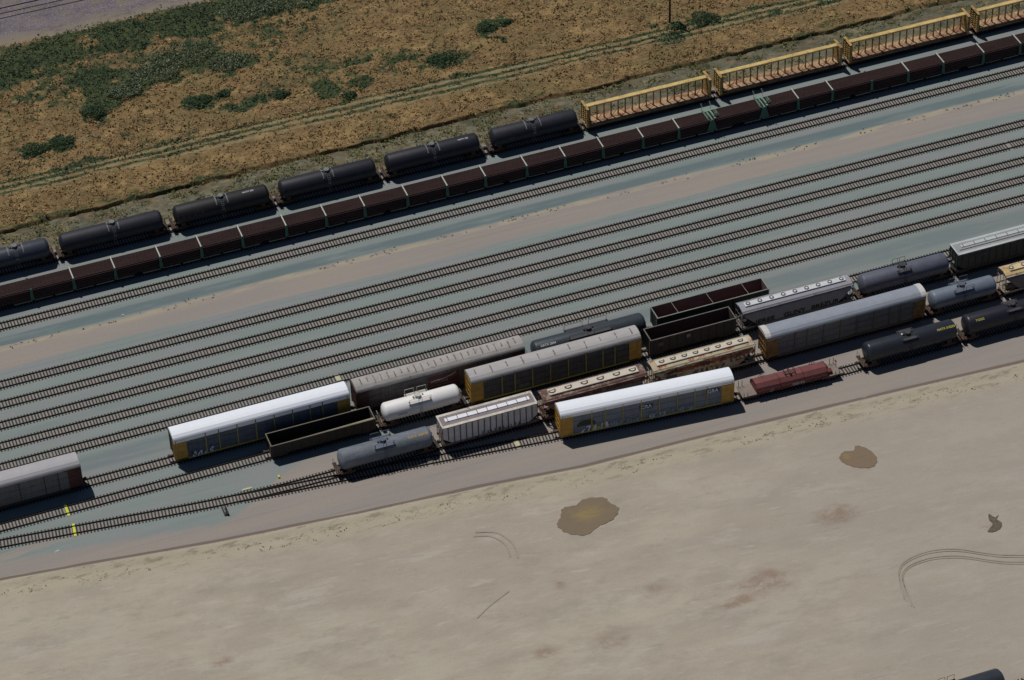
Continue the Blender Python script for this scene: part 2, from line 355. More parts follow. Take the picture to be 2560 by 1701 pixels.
def zfield(X, Y):
    b = sst(Y-378.5-1.0*(fbm(X*.35, X*0)-.5), 0, .14+.8*sst(fbm(X*.16+3, X*0+5), .42, .62))
    return -.05+.85*b-.9*sst(Y, 428.6, 431.5)+.5*(fbm(X*.18, Y*.22)-.5)*sst(Y, 380, 386)+.22*(fbm(X*1.1, Y*1.3)-.5)*b
struct(grid('grass_field', np.unique(np.concatenate([np.linspace(-350, 30, 60), np.arange(30, 245, .45), np.linspace(245, 620, 60)])), np.unique(np.concatenate([np.arange(377.9, 379.3, .07), np.arange(379.3, 434, .4), [440, 460, 520, 700]])), zfield, zone_field, FM))
# drainage strip of dirt and weeds between the grass and the far siding, old main line beyond the field
def zone_ditch(X, Y):
    n = fbm(X*.2, Y*.5); return .55*(n > .55)*sst(Y, 371.5, 372.5), .8*(fbm(X*.3+9, Y*.5) > .5)+0*X, .8*sst(Y+1.5*(n-.5), 371.4, 372.6)
struct(grid('drainage_strip', XS, np.arange(371.2, 378.95, .3), lambda X, Y: .035+.12*fbm(X*.4, Y*.6)*sst(Y, 372, 373)-.03*(1-sst(Y, 371.2, 372)), zone_ditch, FM))
def zone_main(X, Y):
    t = 1-sst(Y, 431.2, 433.2); return .35+.5*t, np.zeros_like(X), .7*t
q = NT('old_ballast'); co = q.coord(True)
c_ = q.mix(q.step(q.noise(co, (.2, .4, 1), 5, .7), .35, .65), srgb(112, 103, 106), srgb(92, 85, 90)); c_ = q.mix(q.step(q.noise(co, 3.2, 4, .85), .52, .66), c_, srgb(160, 152, 150))
c_ = q.mix(q.step(q.noise(co, (.3, .5, 1), 4), .55, .7), c_, srgb(120, 112, 92)); yy_ = q.n('ShaderNodeSeparateXYZ'); q.l(co, yy_.inputs[0]); c_ = q.mix(q.math('MULTIPLY', q.math('SUBTRACT', 1, q.step(yy_.outputs[1], 431.5, 434.5)), q.step(q.noise(co, (.2, .5, 1), 5, .7), .35, .55)), c_, srgb(134, 124, 108)); OB = q.out(c_, .95, 0, q.noise(co, 4, 4, .8), .6, .05)
struct(grid('main_line_ballast', np.linspace(-100, 400, 300), np.arange(429.2, 446, .4), lambda X, Y: .12+.55*sst(Y-1.5*fbm(X*.2, Y*.1), 429.3, 433.5)-.05*sst(Y, 443, 445), None, OB, None))

# ------------------------------------------------------------------ vegetation (uncountable: stuff)
def tufts(name, XY, Z, hmin, hmax, wid, mat, blades=3, lean=.35):
    n = len(XY); N = n*blades; c = np.repeat(XY, blades, 0); z = np.repeat(Z, blades)
    a = RNG.random(N)*2*np.pi; h = hmin+(hmax-hmin)*RNG.random(N); w = wid*(.6+.8*RNG.random(N))
    off = (RNG.random((N, 2))-.5)*wid*1.6; b = c+off; dx = np.cos(a)*w/2; dy = np.sin(a)*w/2
    la = RNG.random(N)*2*np.pi; L = lean*h*RNG.random(N)*2
    v0 = np.stack([b[:, 0]-dx, b[:, 1]-dy, z], 1); v1 = np.stack([b[:, 0]+dx, b[:, 1]+dy, z], 1)
    v2 = np.stack([b[:, 0]+np.cos(la)*L, b[:, 1]+np.sin(la)*L, z+h], 1)
    V = np.stack([v0, v1, v2], 1).reshape(-1, 3); F = np.arange(N*3).reshape(N, 3)
    return link(name, npmesh(name, V, F, mat, 3))
def leaves(name, C, size, mat, parent=None, flatness=.6):
    """small leaf quads centred on the points C, each with its own tilt"""
    n = len(C); u = RNG.normal(size=(n, 3)); u[:, 2] *= .5; u /= np.linalg.norm(u, axis=1)[:, None]
    nn = RNG.normal(size=(n, 3)); nn[:, 2] = np.abs(nn[:, 2])+flatness; w = np.cross(nn, u); w /= np.linalg.norm(w, axis=1)[:, None]
    s = size*(.5+RNG.random((n, 1))); a = C-u*s/2; b = C+w*s*.35; c = C+u*s/2; d = C-w*s*.35
    V = np.stack([a, b, c, d], 1).reshape(-1, 3); return link(name, npmesh(name, V, np.arange(n*4).reshape(n, 4), mat, 4), parent)
STRAW = leafmat('straw_blades', srgb(148, 122, 78), srgb(120, 94, 60), srgb(178, 152, 106))
WEED = leafmat('weed_leaves', srgb(54, 68, 38), srgb(76, 86, 48), srgb(112, 114, 76)); WEEDD = leafmat('dark_weed_leaves', srgb(30, 48, 28), srgb(46, 66, 38), srgb(66, 84, 48))
WEED2 = leafmat('grey_weed_leaves', srgb(58, 74, 48), srgb(92, 102, 74), srgb(150, 152, 128))
BUSHM = leafmat('shrub_leaves', srgb(34, 58, 34), srgb(52, 76, 44), srgb(84, 98, 60))
n = 62000; XY = np.stack([30+205*RNG.random(n), 379+67*RNG.random(n)], 1)
XY = XY[(XY[:, 1] < 431)]; g = green(XY[:, 0], XY[:, 1]); dn = fbm(XY[:, 0]*.25, XY[:, 1]*.35)
k = (g < .45) & (RNG.random(len(XY)) < .1+1.1*dn) & ~((XY[:, 1] > 386.2) & (XY[:, 1] < 390.2) & (RNG.random(len(XY)) < .75))
XY = XY[k]; struct(leaves('dry_grass', np.concatenate([np.column_stack([XY+RNG.normal(size=XY.shape)*.25, zfield(XY[:, 0], XY[:, 1])+.02+.22*RNG.random(len(XY))]) for _ in range(2)]), .3, STRAW, None, 1.5), 'stuff', 'dry straw coloured grass covering the field beyond the sidings')
XT = XY[RNG.random(len(XY)) < .28]; struct(tufts('dead_grass_tufts', XT+RNG.normal(size=XT.shape)*.3, zfield(XT[:, 0], XT[:, 1])-.03, .15, .5, .3, leafmat('dead_blades', srgb(128, 102, 66), srgb(96, 76, 48), srgb(160, 136, 92)), 3, .8), 'stuff', 'upright dead grass tufts standing in the dry field')
n = 60000; XY = np.stack([30+200*RNG.random(n), 384+48*RNG.random(n)], 1); g = zone_field(XY[:, 0], XY[:, 1])[0]; dn = fbm(XY[:, 0]*.5, XY[:, 1]*.6)
k = (RNG.random(n) < np.clip(g*1.2-.25, 0, 1)*(.5+dn)*1.1)
XY = XY[k]; Z = zfield(XY[:, 0], XY[:, 1]); g2 = green(XY[:, 0], XY[:, 1]); hh = np.where(g2 > .3, .15+.7*RNG.random(len(XY)), .2*RNG.random(len(XY)))
dkm = fbm(XY[:, 0]*.16+11, XY[:, 1]*.22) > .5
for nm_, mk_, mt_, lb_ in (('green_weeds', ~dkm, WEED, 'olive green weeds spread through the dry field'), ('dark_green_weeds', dkm, WEEDD, 'dense dark green weeds in patches at the upper left of the field')):
    A_ = XY[mk_]; struct(leaves(nm_, np.concatenate([np.column_stack([A_+RNG.normal(size=A_.shape)*.15, Z[mk_]+hh[mk_]*RNG.random(len(A_))]) for _ in range(3)]), .3, mt_), 'stuff', lb_)
n = 9000; th = RNG.random(n)*6.283; pk = RNG.integers(0, 6, n); CC = np.array([(83.2, 415, 6, 3.6), (77, 411.3, 4.6, 3), (90, 409.5, 3.5, 2.6), (71, 408, 3, 2.2), (97.5, 424, 5, 3), (106, 423, 6, 2.4)])[pk]; rr_ = np.sqrt(RNG.random(n))
XY = np.stack([CC[:, 0]+np.cos(th)*rr_*CC[:, 2], CC[:, 1]+np.sin(th)*rr_*CC[:, 3]], 1)
struct(leaves('thistle_thicket', np.column_stack([XY, zfield(XY[:, 0], XY[:, 1])+.3+.9*RNG.random(n)*fbm(XY[:, 0], XY[:, 1])*1.5]), .24, WEED2), 'stuff', 'grey green thistle thicket in the dark green part of the field')
n = 9000; XY = np.stack([35+195*RNG.random(n), 371.3+7.5*RNG.random(n)], 1); dn = fbm(XY[:, 0]*.35, XY[:, 1]*.7+5); k = dn*(1.2-.3*sst(XY[:, 0], 120, 180)) > .48+.14*RNG.random(n)
XY = XY[k]; struct(leaves('ditch_weeds', np.concatenate([np.column_stack([XY+RNG.normal(size=XY.shape)*.2, .05+.5*RNG.random(len(XY))]) for _ in range(3)]), .28, leafmat('ditch_leaves', srgb(62, 74, 34), srgb(98, 102, 48), srgb(140, 134, 84))), 'stuff', 'low yellow green weeds in the grey strip behind the tank cars')
n = 2600; X_ = 5+225*RNG.random(n); Y_ = EDGE(X_)-.4-3.5*RNG.random(n)**2; k = fbm(X_*.3, Y_*.8) > .53; XY = np.stack([X_[k], Y_[k]], 1)
struct(tufts('verge_weeds', XY, np.zeros(len(XY)), .05, .2, .22, leafmat('verge_blades', srgb(128, 118, 84), srgb(102, 92, 66), srgb(150, 142, 110)), 3), 'stuff', 'sparse dry weeds along the edge of the dirt lot')
n = 260; X_ = 25+200*RNG.random(n); Y_ = 350.1+.5*RNG.normal(size=n)*.6; k = fbm(X_*.2, Y_*0) > .5; XY = np.stack([X_[k], Y_[k]], 1)
struct(tufts('road_verge_weeds', XY, np.zeros(len(XY))+.01, .05, .2, .25, WEED, 4), 'stuff', 'tiny dark weeds dotted along the upper edge of the tan service road')
SH = [(82.3, 400.4, 2.1, 1.0, 'rounded dark green shrub in the dry field, middle of three'), (86.8, 401, 1.2, .7, 'small dark shrub just right of the rounded shrub'), (96.1, 396.7, 1.3, .9, 'isolated dark green shrub above the left end of the dirt track'), (52.5, 397.5, 2.4, 1.0, 'low wide green shrub in the dry grass near the left edge'), (57.2, 397.8, 2.1, .9, 'paler green shrub right beside the low wide shrub'),
      (64.4, 404.0, 2.6, 1.2, 'rounded green shrub at the lower tip of the dark green thicket'), (135.5, 402.2, 1.9, .8, 'grey green shrub alone in the upper middle of the dry field'), (139.4, 402.4, 1.2, .7, 'smaller shrub right of the grey green one in the upper field'), (167.2, 389.4, 1.3, .8, 'dark shrub at the foot of the wooden pole'), (172.2, 389.9, 2.6, .9, 'long green shrub along the dirt track right of the pole'), (106.7, 391.9, 1.3, .7, 'small green shrub on the track edge above the tank cars'), (125.6, 396, 2.8, .7, 'broad bright green patch bush in the middle of the field')]
for x, y, r, h, lb in SH:
    t = thing('shrub', lb, 'shrub', (x, y, float(zfield(np.array([x]), np.array([y]))[0])), 0, 'shrubs in the dry field')
    nn_ = int(420*r); a = RNG.random(nn_)*6.283; q_ = np.sqrt(RNG.random(nn_)); e_ = 1+.25*np.sin(a*3+x); px_ = q_*r*e_
    C3 = np.column_stack([np.cos(a)*px_, np.sin(a)*px_*.8, h*np.sqrt(np.clip(1-q_**2, .04, 1))*(.55+.5*RNG.random(nn_))])
    leaves('foliage', C3, .26, BUSHM, t)
    sm = MB()
    for i in range(7):
        an = i*.9+x; sm.cyl((0, 0, -.1), (math.cos(an)*r*.5, math.sin(an)*r*.4, h*.7), .03, 5, .012)
    part('stem', sm, flat('bark', srgb(70, 56, 42)), t)

# ------------------------------------------------------------------ pole, fence, twigs, litter
wood = flat('weathered_wood', srgb(72, 50, 42), .9, .35, (3))
t = thing('utility_pole', 'tall brown wooden pole standing at the edge of the dirt track', 'pole', (166.3, 391.3, .1))
part('shaft', MB().cyl((0, 0, -.3), (0, 0, 10.8), .2, 12, .14), wood, t, True)
part('crossarm', MB().box(-1.2, 1.2, -.22, -.1, 9.7, 9.85), wood, t)
im = MB()
for x in (-1.05, -.5, .5, 1.05): im.cyl((x, -.16, 9.85), (x, -.16, 10.03), .05, 8)
part('insulator', im, flat('porcelain', srgb(150, 150, 150), .3), t)
t = thing('wire_fence', 'thin wire fence on wooden posts along the upper side of the dirt track', 'fence', (0, 0, 0))
fx = [45+4.95*i for i in range(36)]
for i, x in enumerate(fx):
    hz = 1.25+.25*random.random(); part('post', MB().cyl((x, 391.6+.1*math.sin(i), 0), (x+.08*math.sin(i*3), 391.6+.1*math.sin(i), .35+hz), .05, 6), wood, t)
wm = MB()
for z in (.7, 1.05, 1.4): wm.tube([(x, 391.6+.1*math.sin(i), z) for i, x in enumerate(fx)], .007, 3)
part('wire', wm, flat('galvanised_wire', srgb(110, 100, 92), .6), t)
def twig(name, lb, x, y, s, seed, mat):
    r_ = random.Random(seed); tm = MB()
    def br(p, d, L, q, k):
        e = (p[0]+d[0]*L, p[1]+d[1]*L, p[2]+d[2]*L); tm.cyl(p, e, q, 5, q*.6)
        if k:
            for _ in range(3):
                dd = Vector((d[0]+r_.uniform(-.7, .7), d[1]+r_.uniform(-.7, .7), d[2]+r_.uniform(-.3, .5))).normalized(); br(e, dd, L*.7, q*.6, k-1)
    br((x, y, .2), Vector((-.3, .2, .8)).normalized(), s, .07, 3)
    tag(part(name, tm, mat), lb, 'dead branch')
twig('dead_branch', 'dark bare dead branch in the brown grass near the left edge', 46, 384.8, 1.1, 4, wood)
twig('dead_branch', 'small bare snag beside the dirt track left of the middle', 64.9, 392.9, .8, 9, wood)
def blob(name, lb, cat, pts, z, mat, kind=None):
    P = []
    n = len(pts)
    for i in range(n):
        p0, p1, p2, p3 = [Vector(pts[(i+k) % n]) for k in (-1, 0, 1, 2)]
        for s_ in range(7):
            t_ = s_/7; P.append(.5*((2*p1)+(p2-p0)*t_+(2*p0-5*p1+4*p2-p3)*t_*t_+(3*p1-p0-3*p2+p3)*t_**3))
    c = sum(P, Vector((0, 0)))/len(P)
    P = [p+(p-c)*.025*math.sin(i*1.7)*(.2+1.3*random.random()) for i, p in enumerate(P)]
    rings = [[(c.x+(p.x-c.x)*k, c.y+(p.y-c.y)*k, z-.02*(1-k)) for p in P] for k in (1, .82, .5, .02)]
    return struct(tag(part(name, MB().loft(rings, cap=False), mat), lb, cat) if kind is None else part(name, MB().loft(rings, cap=False), mat), kind or 'thing') if kind else tag(part(name, MB().loft(rings, cap=False), mat), lb, cat)
def mud(name, c_, a_, b_, rx, ry):
    q = NT(name); tc = q.n('ShaderNodeTexCoord'); co = q.coord(True); mp = q.n('ShaderNodeMapping'); q.l(co, mp.inputs[0]); mp.inputs['Location'].default_value = (-c_[0]/rx, -c_[1]/ry, 0); mp.inputs['Scale'].default_value = (1/rx, 1/ry, 0)
    ln = q.n('ShaderNodeVectorMath', operation='LENGTH'); q.l(mp.outputs[0], ln.inputs[0])
    d = q.math('ADD', ln.outputs['Value'], q.math('MULTIPLY', q.math('SUBTRACT', q.noise(co, (.7, 1.2, 1), 4), .5), 1.3))
    col = q.mix(q.step(d, .15, .95), a_, b_); col = q.mix(q.math('MULTIPLY', q.step(q.noise(co, (.4, 2.5, 1), 4), .5, .7), .4), col, tuple(x*.7 for x in b_))
    return q.out(col, .75)
LZ = .075
blob('mud_patch', 'large irregular brown mud patch on the dirt lot with a yellow middle', 'mud patch', [(102.6,281.2),(103.6,282.5),(104.6,284.1),(106.6,284.0),(108.2,284.7),(110.9,284),(111.4,282.6),(112.2,281.0),(110.6,279.3),(108,278.6),(105.6,277.7),(103.2,279.2)], LZ, mud('mud_brown', (107.6, 281.6), srgb(132, 116, 74), srgb(118, 102, 80), 3.4, 2.2))
blob('mud_patch', 'smaller brown mud patch on the dirt lot below the red covered car', 'mud patch', [(146.4,278.6),(147.6,279.7),(149.1,279.4),(149.9,280.2),(151.2,278.9),(151.6,276.7),(150.4,275.2),(148.4,275.6),(146.9,277.0)], LZ, mud('mud_brown_two', (147.6, 278.7), srgb(134, 116, 74), srgb(122, 103, 82), 1.2, .8))
blob('mud_patch', 'small dark clod of disturbed soil near the right edge of the lot', 'mud patch', [(159.6,256.8),(160.5,257.3),(161.0,258.0),(160.9,258.9),(161.4,259.9),(161.9,259.0),(162.6,259.2),(162.0,258.5),(162.3,257.6),(161.6,256.7),(160.4,256.4)], LZ+.02, flat('clod_soil', srgb(104, 94, 80), .95))
def ribbon(name, pts, w, z, mat, kind='structure'):
    f = []; mb = MB(); n = len(pts); L = []
    for i, p in enumerate(pts):
        a = Vector(pts[max(0, i-1)]); b = Vector(pts[min(n-1, i+1)]); d = (b-a).normalized(); nrm = Vector((-d.y, d.x)); p = Vector(p); ww = w*(.6+.5*math.sin(i*1.7)**2)
        L += [(p.x+nrm.x*ww/2, p.y+nrm.y*ww/2, z), (p.x-nrm.x*ww/2, p.y-nrm.y*ww/2, z)]
    mb.add(L, [(2*i, 2*i+1, 2*i+3, 2*i+2) for i in range(n-1)]); return struct(part(name, mb, mat), kind)
def curve(P, n=40):
    P = [Vector(p) for p in P]; o = []
    for i in range(len(P)-1):
        p0, p1, p2, p3 = P[max(0, i-1)], P[i], P[i+1], P[min(len(P)-1, i+2)]
        for s_ in range(n//(len(P)-1)):
            t_ = s_/(n//(len(P)-1)); o.append(.5*((2*p1)+(p2-p0)*t_+(2*p0-5*p1+4*p2-p3)*t_*t_+(3*p1-p0-3*p2+p3)*t_**3))
    return [tuple(p) for p in o+[P[-1]]]
rut = flat('rut_soil', srgb(156, 147, 132), .95, .1, .8)
for k_, off in enumerate((0, -.45, -1.5, -1.95)):
    ribbon('tyre_track', curve([(142.5+.2*k_, 249+off), (144.4, 254.6+off*.7), (148.1, 256.3+off*.8), (153.2, 255.6+off), (159, 252.0+off), (166, 249.2+off)], 60), .22, LZ, rut)
ribbon('tyre_track', curve([(85.5, 268), (88, 269.6), (91.5, 271.3)]), .25, LZ, rut)
ribbon('tyre_track', curve([(91, 284.2), (93.8, 283.0), (95.2, 280.2), (95, 277)], 30), .3, LZ, rut); ribbon('tyre_track', curve([(90.5, 283.5), (92.9, 282.5), (94.2, 280.2), (94, 277.6)], 30), .3, LZ, rut)
wl = flat('white_litter', srgb(225, 228, 228), .6, .1)
lm = MB(); lm.loft([[(55.45, 350.7, .0), (55.85, 350.65, .0), (55.9, 350.95, .0), (55.5, 351, .0)], [(55.5, 350.75, .22), (55.8, 350.72, .18), (55.82, 350.9, .2), (55.55, 350.92, .14)]])
tag(part('litter_bag', lm, wl), 'small white bag lying on the dark gravel beside the service road', 'litter')
lm = MB(); lm.loft([[(33.2, 303.0, .02), (33.9, 303.2, .02), (33.8, 303.35, .02), (33.2, 303.2, .02)], [(33.3, 303.1, .1), (33.75, 303.25, .08), (33.7, 303.3, .1), (33.3, 303.18, .06)]])
tag(part('litter_scrap', lm, wl), 'pale scrap lying on the lower road near the left edge', 'litter')

# ------------------------------------------------------------------ tracks
q = NT('creosoted_tie'); co = q.coord(True); c_ = q.mix(q.step(q.noise(co, (1.9, .12, 1), 2), .4, .62), srgb(66, 58, 55), srgb(50, 50, 47)); c_ = q.mix(q.step(q.noise(co, (2.4, .2, 1), 2), .62, .75), c_, srgb(88, 74, 68)); TIE = q.out(c_, .95)
q = NT('rusty_rail'); co = q.coord(True); RAIL = q.out(q.mix(q.noise(co, (.2, .2, 3), 3), srgb(26, 24, 23), srgb(38, 32, 29)), .85)
TIEMESH = MB().box(-.115, .115, -1.23, 1.23, -.1, .04).mesh('tie', TIE)
def track(lb, P, x0, x1, tx0=None, vis0=20, group='tracks of the rail yard', skip=None, z0=0, longfn=None, ties=True):
    t = thing('railway_track', lb, 'railway track', (0, 0, z0), 0, group)
    xs = np.arange(x0, x1+.01, 2.0 if P is not None else x1-x0)
    f = P if callable(P) else (lambda x: P)
    for sgn in (-1, 1):
        mb = MB(); rings = []
        for x in xs:
            sl = (f(min(x+1, x1))-f(max(x-1, x0)))/(min(x+1, x1)-max(x-1, x0)); nx, ny = -sl/math.hypot(1, sl), 1/math.hypot(1, sl); cx = x+nx*.7525*sgn; cy = f(x)+ny*.7525*sgn
            rings.append([(cx+nx*a, cy+ny*a, z) for a, z in ((-.1, .04), (-.1, .06), (-.035, .075), (-.05, .2), (.05, .2), (.035, .075), (.1, .06), (.1, .04))])
        part('rail', mb.loft(rings), RAIL, t)
    if not ties: return t
    vis = 0; rest = MB(); x = (tx0 if tx0 is not None else x0)+.25; k_ = 0
    while x < x1:
        k_ += 1; jx = x+random.uniform(-.03, .03); rz = math.atan((f(min(x+.5, x1))-f(max(x-.5, x0)))/1.0)+random.uniform(-.012, .012)
        if skip and any(a < x < b for a, b in skip): x += .5; continue
        lo = longfn(x) if longfn else None
        if lo:
            y0_, y1_ = lo; mb = MB().box(-.125, .125, y0_-f(x), y1_-f(x), -.1, .04); o = link('tie', mb.mesh('tie', TIE), t); o.location = (jx, f(x), 0)
        elif x > vis0 and vis < 100:
            o = link('tie', TIEMESH, t); o.location = (jx, f(x)+random.uniform(-.03, .03), 0); o.rotation_euler = (0, 0, rz); vis += 1
        else:
            c, s_ = math.cos(rz), math.sin(rz); yy = f(x)+random.uniform(-.03, .03)
            V = [(jx+a*c-b*s_, yy+a*s_+b*c, z) for a in (-.115, .115) for b in (-1.23, 1.23) for z in (-.1, .04)]
            rest.add(V, [(0, 1, 3, 2), (4, 6, 7, 5), (0, 4, 5, 1), (2, 3, 7, 6), (0, 2, 6, 4), (1, 5, 7, 3)])
        x += .5
    o = part('ties', rest, TIE, t); o['kind'] = 'stuff'
    return t
X0, X1 = -20, 260
track('straight empty track directly below the green and brown rail train', TY['A'], X0, X1, vis0=36)
track('track carrying the long train of brown rail bundles', TY['B'], X0, X1, vis0=37)
track('farthest track of the yard carrying black tank cars and yellow lumber cars', TY['C'], X0, X1, vis0=39)
track('empty track just below the tan service road, topmost of five parallel empty tracks', TY['T1'], X0, X1, vis0=33)
track('second of the five parallel empty tracks below the service road', TY['T2'], X0, X1, vis0=32, skip=[(205.2, 205.7)])
track('middle one of the five parallel empty tracks', TY['T3'], X0, X1, vis0=31)
track('fourth of the five parallel empty tracks below the service road', TY['T4'], X0, X1, vis0=30)
track('lowest of the five parallel empty tracks, running behind the parked cars', TY['T5'], X0, X1, vis0=29, skip=[(82.3, 83.2)])
track('track under the white roofed car at left and the green open gondola', TY['T6'], X0, X1, vis0=40)
track('track under the small dark open gondola and the white tank car', TY['T7'], X0, X1, vis0=26)
def long8(x):
    if 57.9 < x < 59.1: return (301.0, P8(x)+1.35)
    if 61.5 < x < 84: return (P9(x)-1.3, P8(x)+1.3)
t8 = track('curving lowest track at left that splits under the grey tank car', P8, 0, 240, vis0=24, longfn=long8)
track('branch track diverging to the nearest row with the white roofed car and red car', P9, 61, 240, tx0=84, vis0=84, skip=[(102.8, 103.7), (89.6, 90.1)])
track('old main line track in the top left corner on purple grey ballast', 439.5, X0, X1, vis0=50, z0=.56, group='tracks of the rail yard')
tag(part('loose_rail', MB().loft([[(x, 441.9+a, .66+z) for a, z in ((-.09, .0), (-.04, .16), (.04, .16), (.09, 0))] for x in (10, 63.6)]), RAIL), 'loose rail lying beside the old main line in the top left corner', 'rail')
track('track at the bottom right corner under the last tank car', 228.6, 60, X1, vis0=146)
yel = flat('yellow_paint', srgb(214, 214, 60), .6, .25)
for x, P, lb in ((36.9, lambda x: TY['T7'], 'yellow painted tie on the upper of the two lower left tracks'), (36.9, P8, 'yellow painted tie on the lowest track at left')):
    o = part('painted_tie', MB().box(-.2, .2, -1.32, 1.32, .042, .07), yel); o.location = (x, P(x), 0); o.rotation_euler = (0, 0, math.atan(P(x+.5)-P(x-.5)) if P is P8 else 0); tag(o, lb, 'painted tie', 'yellow painted ties')
py = flat('pale_board', srgb(190, 186, 150), .8, .2)
for x, y, w, d, lb in ((62.8, 305.35, 1.5, .35, 'pale yellow board lying against the upper rail near the switch'), (103.2, 299.65, .75, 1.3, 'pale board lying between the rails of the nearest branch track'), (89.9, 300.9, .8, .5, 'pale board between the rails beside the grey tank car shadow'), (82.8, 323.75, .8, 1.3, 'pale board between the rails behind the white roofed car')):
    o = part('board', MB().box(-w/2, w/2, -d/2, d/2, .045, .085), py); o.location = (x, y, 0); tag(o, lb, 'board')
mk = MB().loft([[(67.75, 305.7, .0), (68.1, 305.7, 0), (68.1, 306.3, 0), (67.75, 306.3, 0)], [(67.8, 305.75, .3), (68.05, 305.75, .3), (68.05, 306.2, .3), (67.8, 306.2, .3)]])
tag(part('clearance_marker', mk, yel), 'small yellow clearance marker between the two left tracks near the grey tank car', 'marker')
t = thing('switch_stand', 'small dark switch stand beside the lowest track at left', 'switch stand', (58.5, 301.3, 0))
dm = flat('dark_iron', srgb(48, 44, 42), .7)
part('base', MB().box(-.3, .3, -.25, .25, .04, .3), dm, t); part('spindle', MB().cyl((0, 0, .3), (0, 0, 1.0), .05, 8), dm, t); part('lever', MB().cyl((0, 0, .45), (.35, -.35, .75), .03, 6), dm, t)
part('target', MB().box(-.15, .15, -.02, .02, 1.0, 1.25), dm, t); part('throw_rod', MB().cyl((0, .2, .12), (0, 2.2, .12), .03, 6), dm, t)

# ------------------------------------------------------------------ running gear shared by all cars
gear = paint('running_gear', srgb(82, 68, 58), .4, rough=.85, rust=srgb(96, 62, 44), rt=.55)
sideframe = MB()
for s_ in (-1, 1):
    y0, y1 = (s_*.98-.09, s_*.98+.09); sideframe.py([(-1.15, .62), (-1.1, .84), (-.5, .98), (.5, .98), (1.15, .84), (1.15, .6), (.75, .62), (.4, .42), (-.4, .42), (-.75, .62)], y0, y1)
sideframe.box(-.25, .25, -1.0, 1.0, .6, .92)
SFM = sideframe.mesh('bogie', gear)
wh = MB().cyl((0, -1.1, .62), (0, 1.1, .62), .09, 8)
for s_ in (-1, 1): wh.cyl((0, s_*.7, .62), (0, s_*.83, .62), .42, 18); wh.cyl((0, s_*.68, .62), (0, s_*.7, .62), .46, 18)
WHM = wh.mesh('wheelset', flat('wheel_steel', srgb(74, 62, 54), .6))
CPM = MB().box(-.35, .35, -.13, .13, .92, 1.16).box(.2, .5, -.2, .2, .86, 1.22).mesh('coupler', gear)
def gearset(t, L, inset=1.9, coup=True):
    for s_ in (-1, 1):
        b = link('bogie', SFM, t); b.location = (s_*(L/2-inset), 0, 0)
        for w_ in (-.89, .89): w = link('wheelset', WHM, b); w.location = (w_, 0, 0)
        if coup: c = link('coupler', CPM, t); c.location = (s_*(L/2+.25), 0, 0); c.rotation_euler = (0, 0, 0 if s_ > 0 else math.pi)
def text(s_, size, name, mat, parent, loc, rx=90, squash=1.0, label=None):
    cu = bpy.data.curves.new(name, 'FONT'); cu.body = s_; cu.size = size; cu.extrude = .008; cu.align_x = 'CENTER'; cu.align_y = 'CENTER'; cu.offset = .012*size
    tmp = bpy.data.objects.new('tmp', cu); COL.objects.link(tmp); dg = bpy.context.evaluated_depsgraph_get()
    me = bpy.data.meshes.new_from_object(tmp.evaluated_get(dg)); bpy.data.objects.remove(tmp); me.name = name; me.materials.clear(); me.materials.append(mat)
    o = link(name, me, parent); o.location = loc; o.rotation_euler = (R(rx), 0, 0); o.scale = (squash, 1, 1)
    if label: o['label'] = label
    return o
def scrawl(name, parent, mat, x0, x1, z0, z1, y, seed, n=26, w=.07, label=None, fill=None):
    """graffiti: chunky strokes sprayed on the side"""
    r_ = random.Random(seed); mb = MB(); L = x1-x0; k_ = max(3, int(L/((z1-z0)*.75)))
    for i in range(k_):
        cx = x0+L*(i+.5)/k_; hw_ = L/k_*.42; P = []
        m_ = r_.randint(3, 5)
        for j in range(m_): P.append((cx+r_.uniform(-hw_, hw_), z0+(z1-z0)*(j % 2 if r_.random() < .8 else r_.random())*(.75+.25*r_.random())))
        if i % 2 == 0: P.append(P[0])
        for a, b in zip(P[:-1], P[1:]):
            d = Vector((b[0]-a[0], b[1]-a[1]))
            if d.length < .05: continue
            d.normalize(); nx, nz = -d.y*w, d.x*w
            mb.add([(a[0]+nx, y, a[1]+nz), (a[0]-nx, y, a[1]-nz), (b[0]-nx, y, b[1]-nz), (b[0]+nx, y, b[1]+nz), (a[0]+nx, y+.006, a[1]+nz), (a[0]-nx, y+.006, a[1]-nz), (b[0]-nx, y+.006, b[1]-nz), (b[0]+nx, y+.006, b[1]+nz)], [(0, 1, 2, 3), (7, 6, 5, 4), (0, 3, 7, 4), (1, 5, 6, 2), (0, 4, 5, 1), (3, 2, 6, 7)])
    return part(name, mb, mat, parent, label=label)
wl_let = flat('white_lettering', srgb(205, 208, 212), .6, .1)

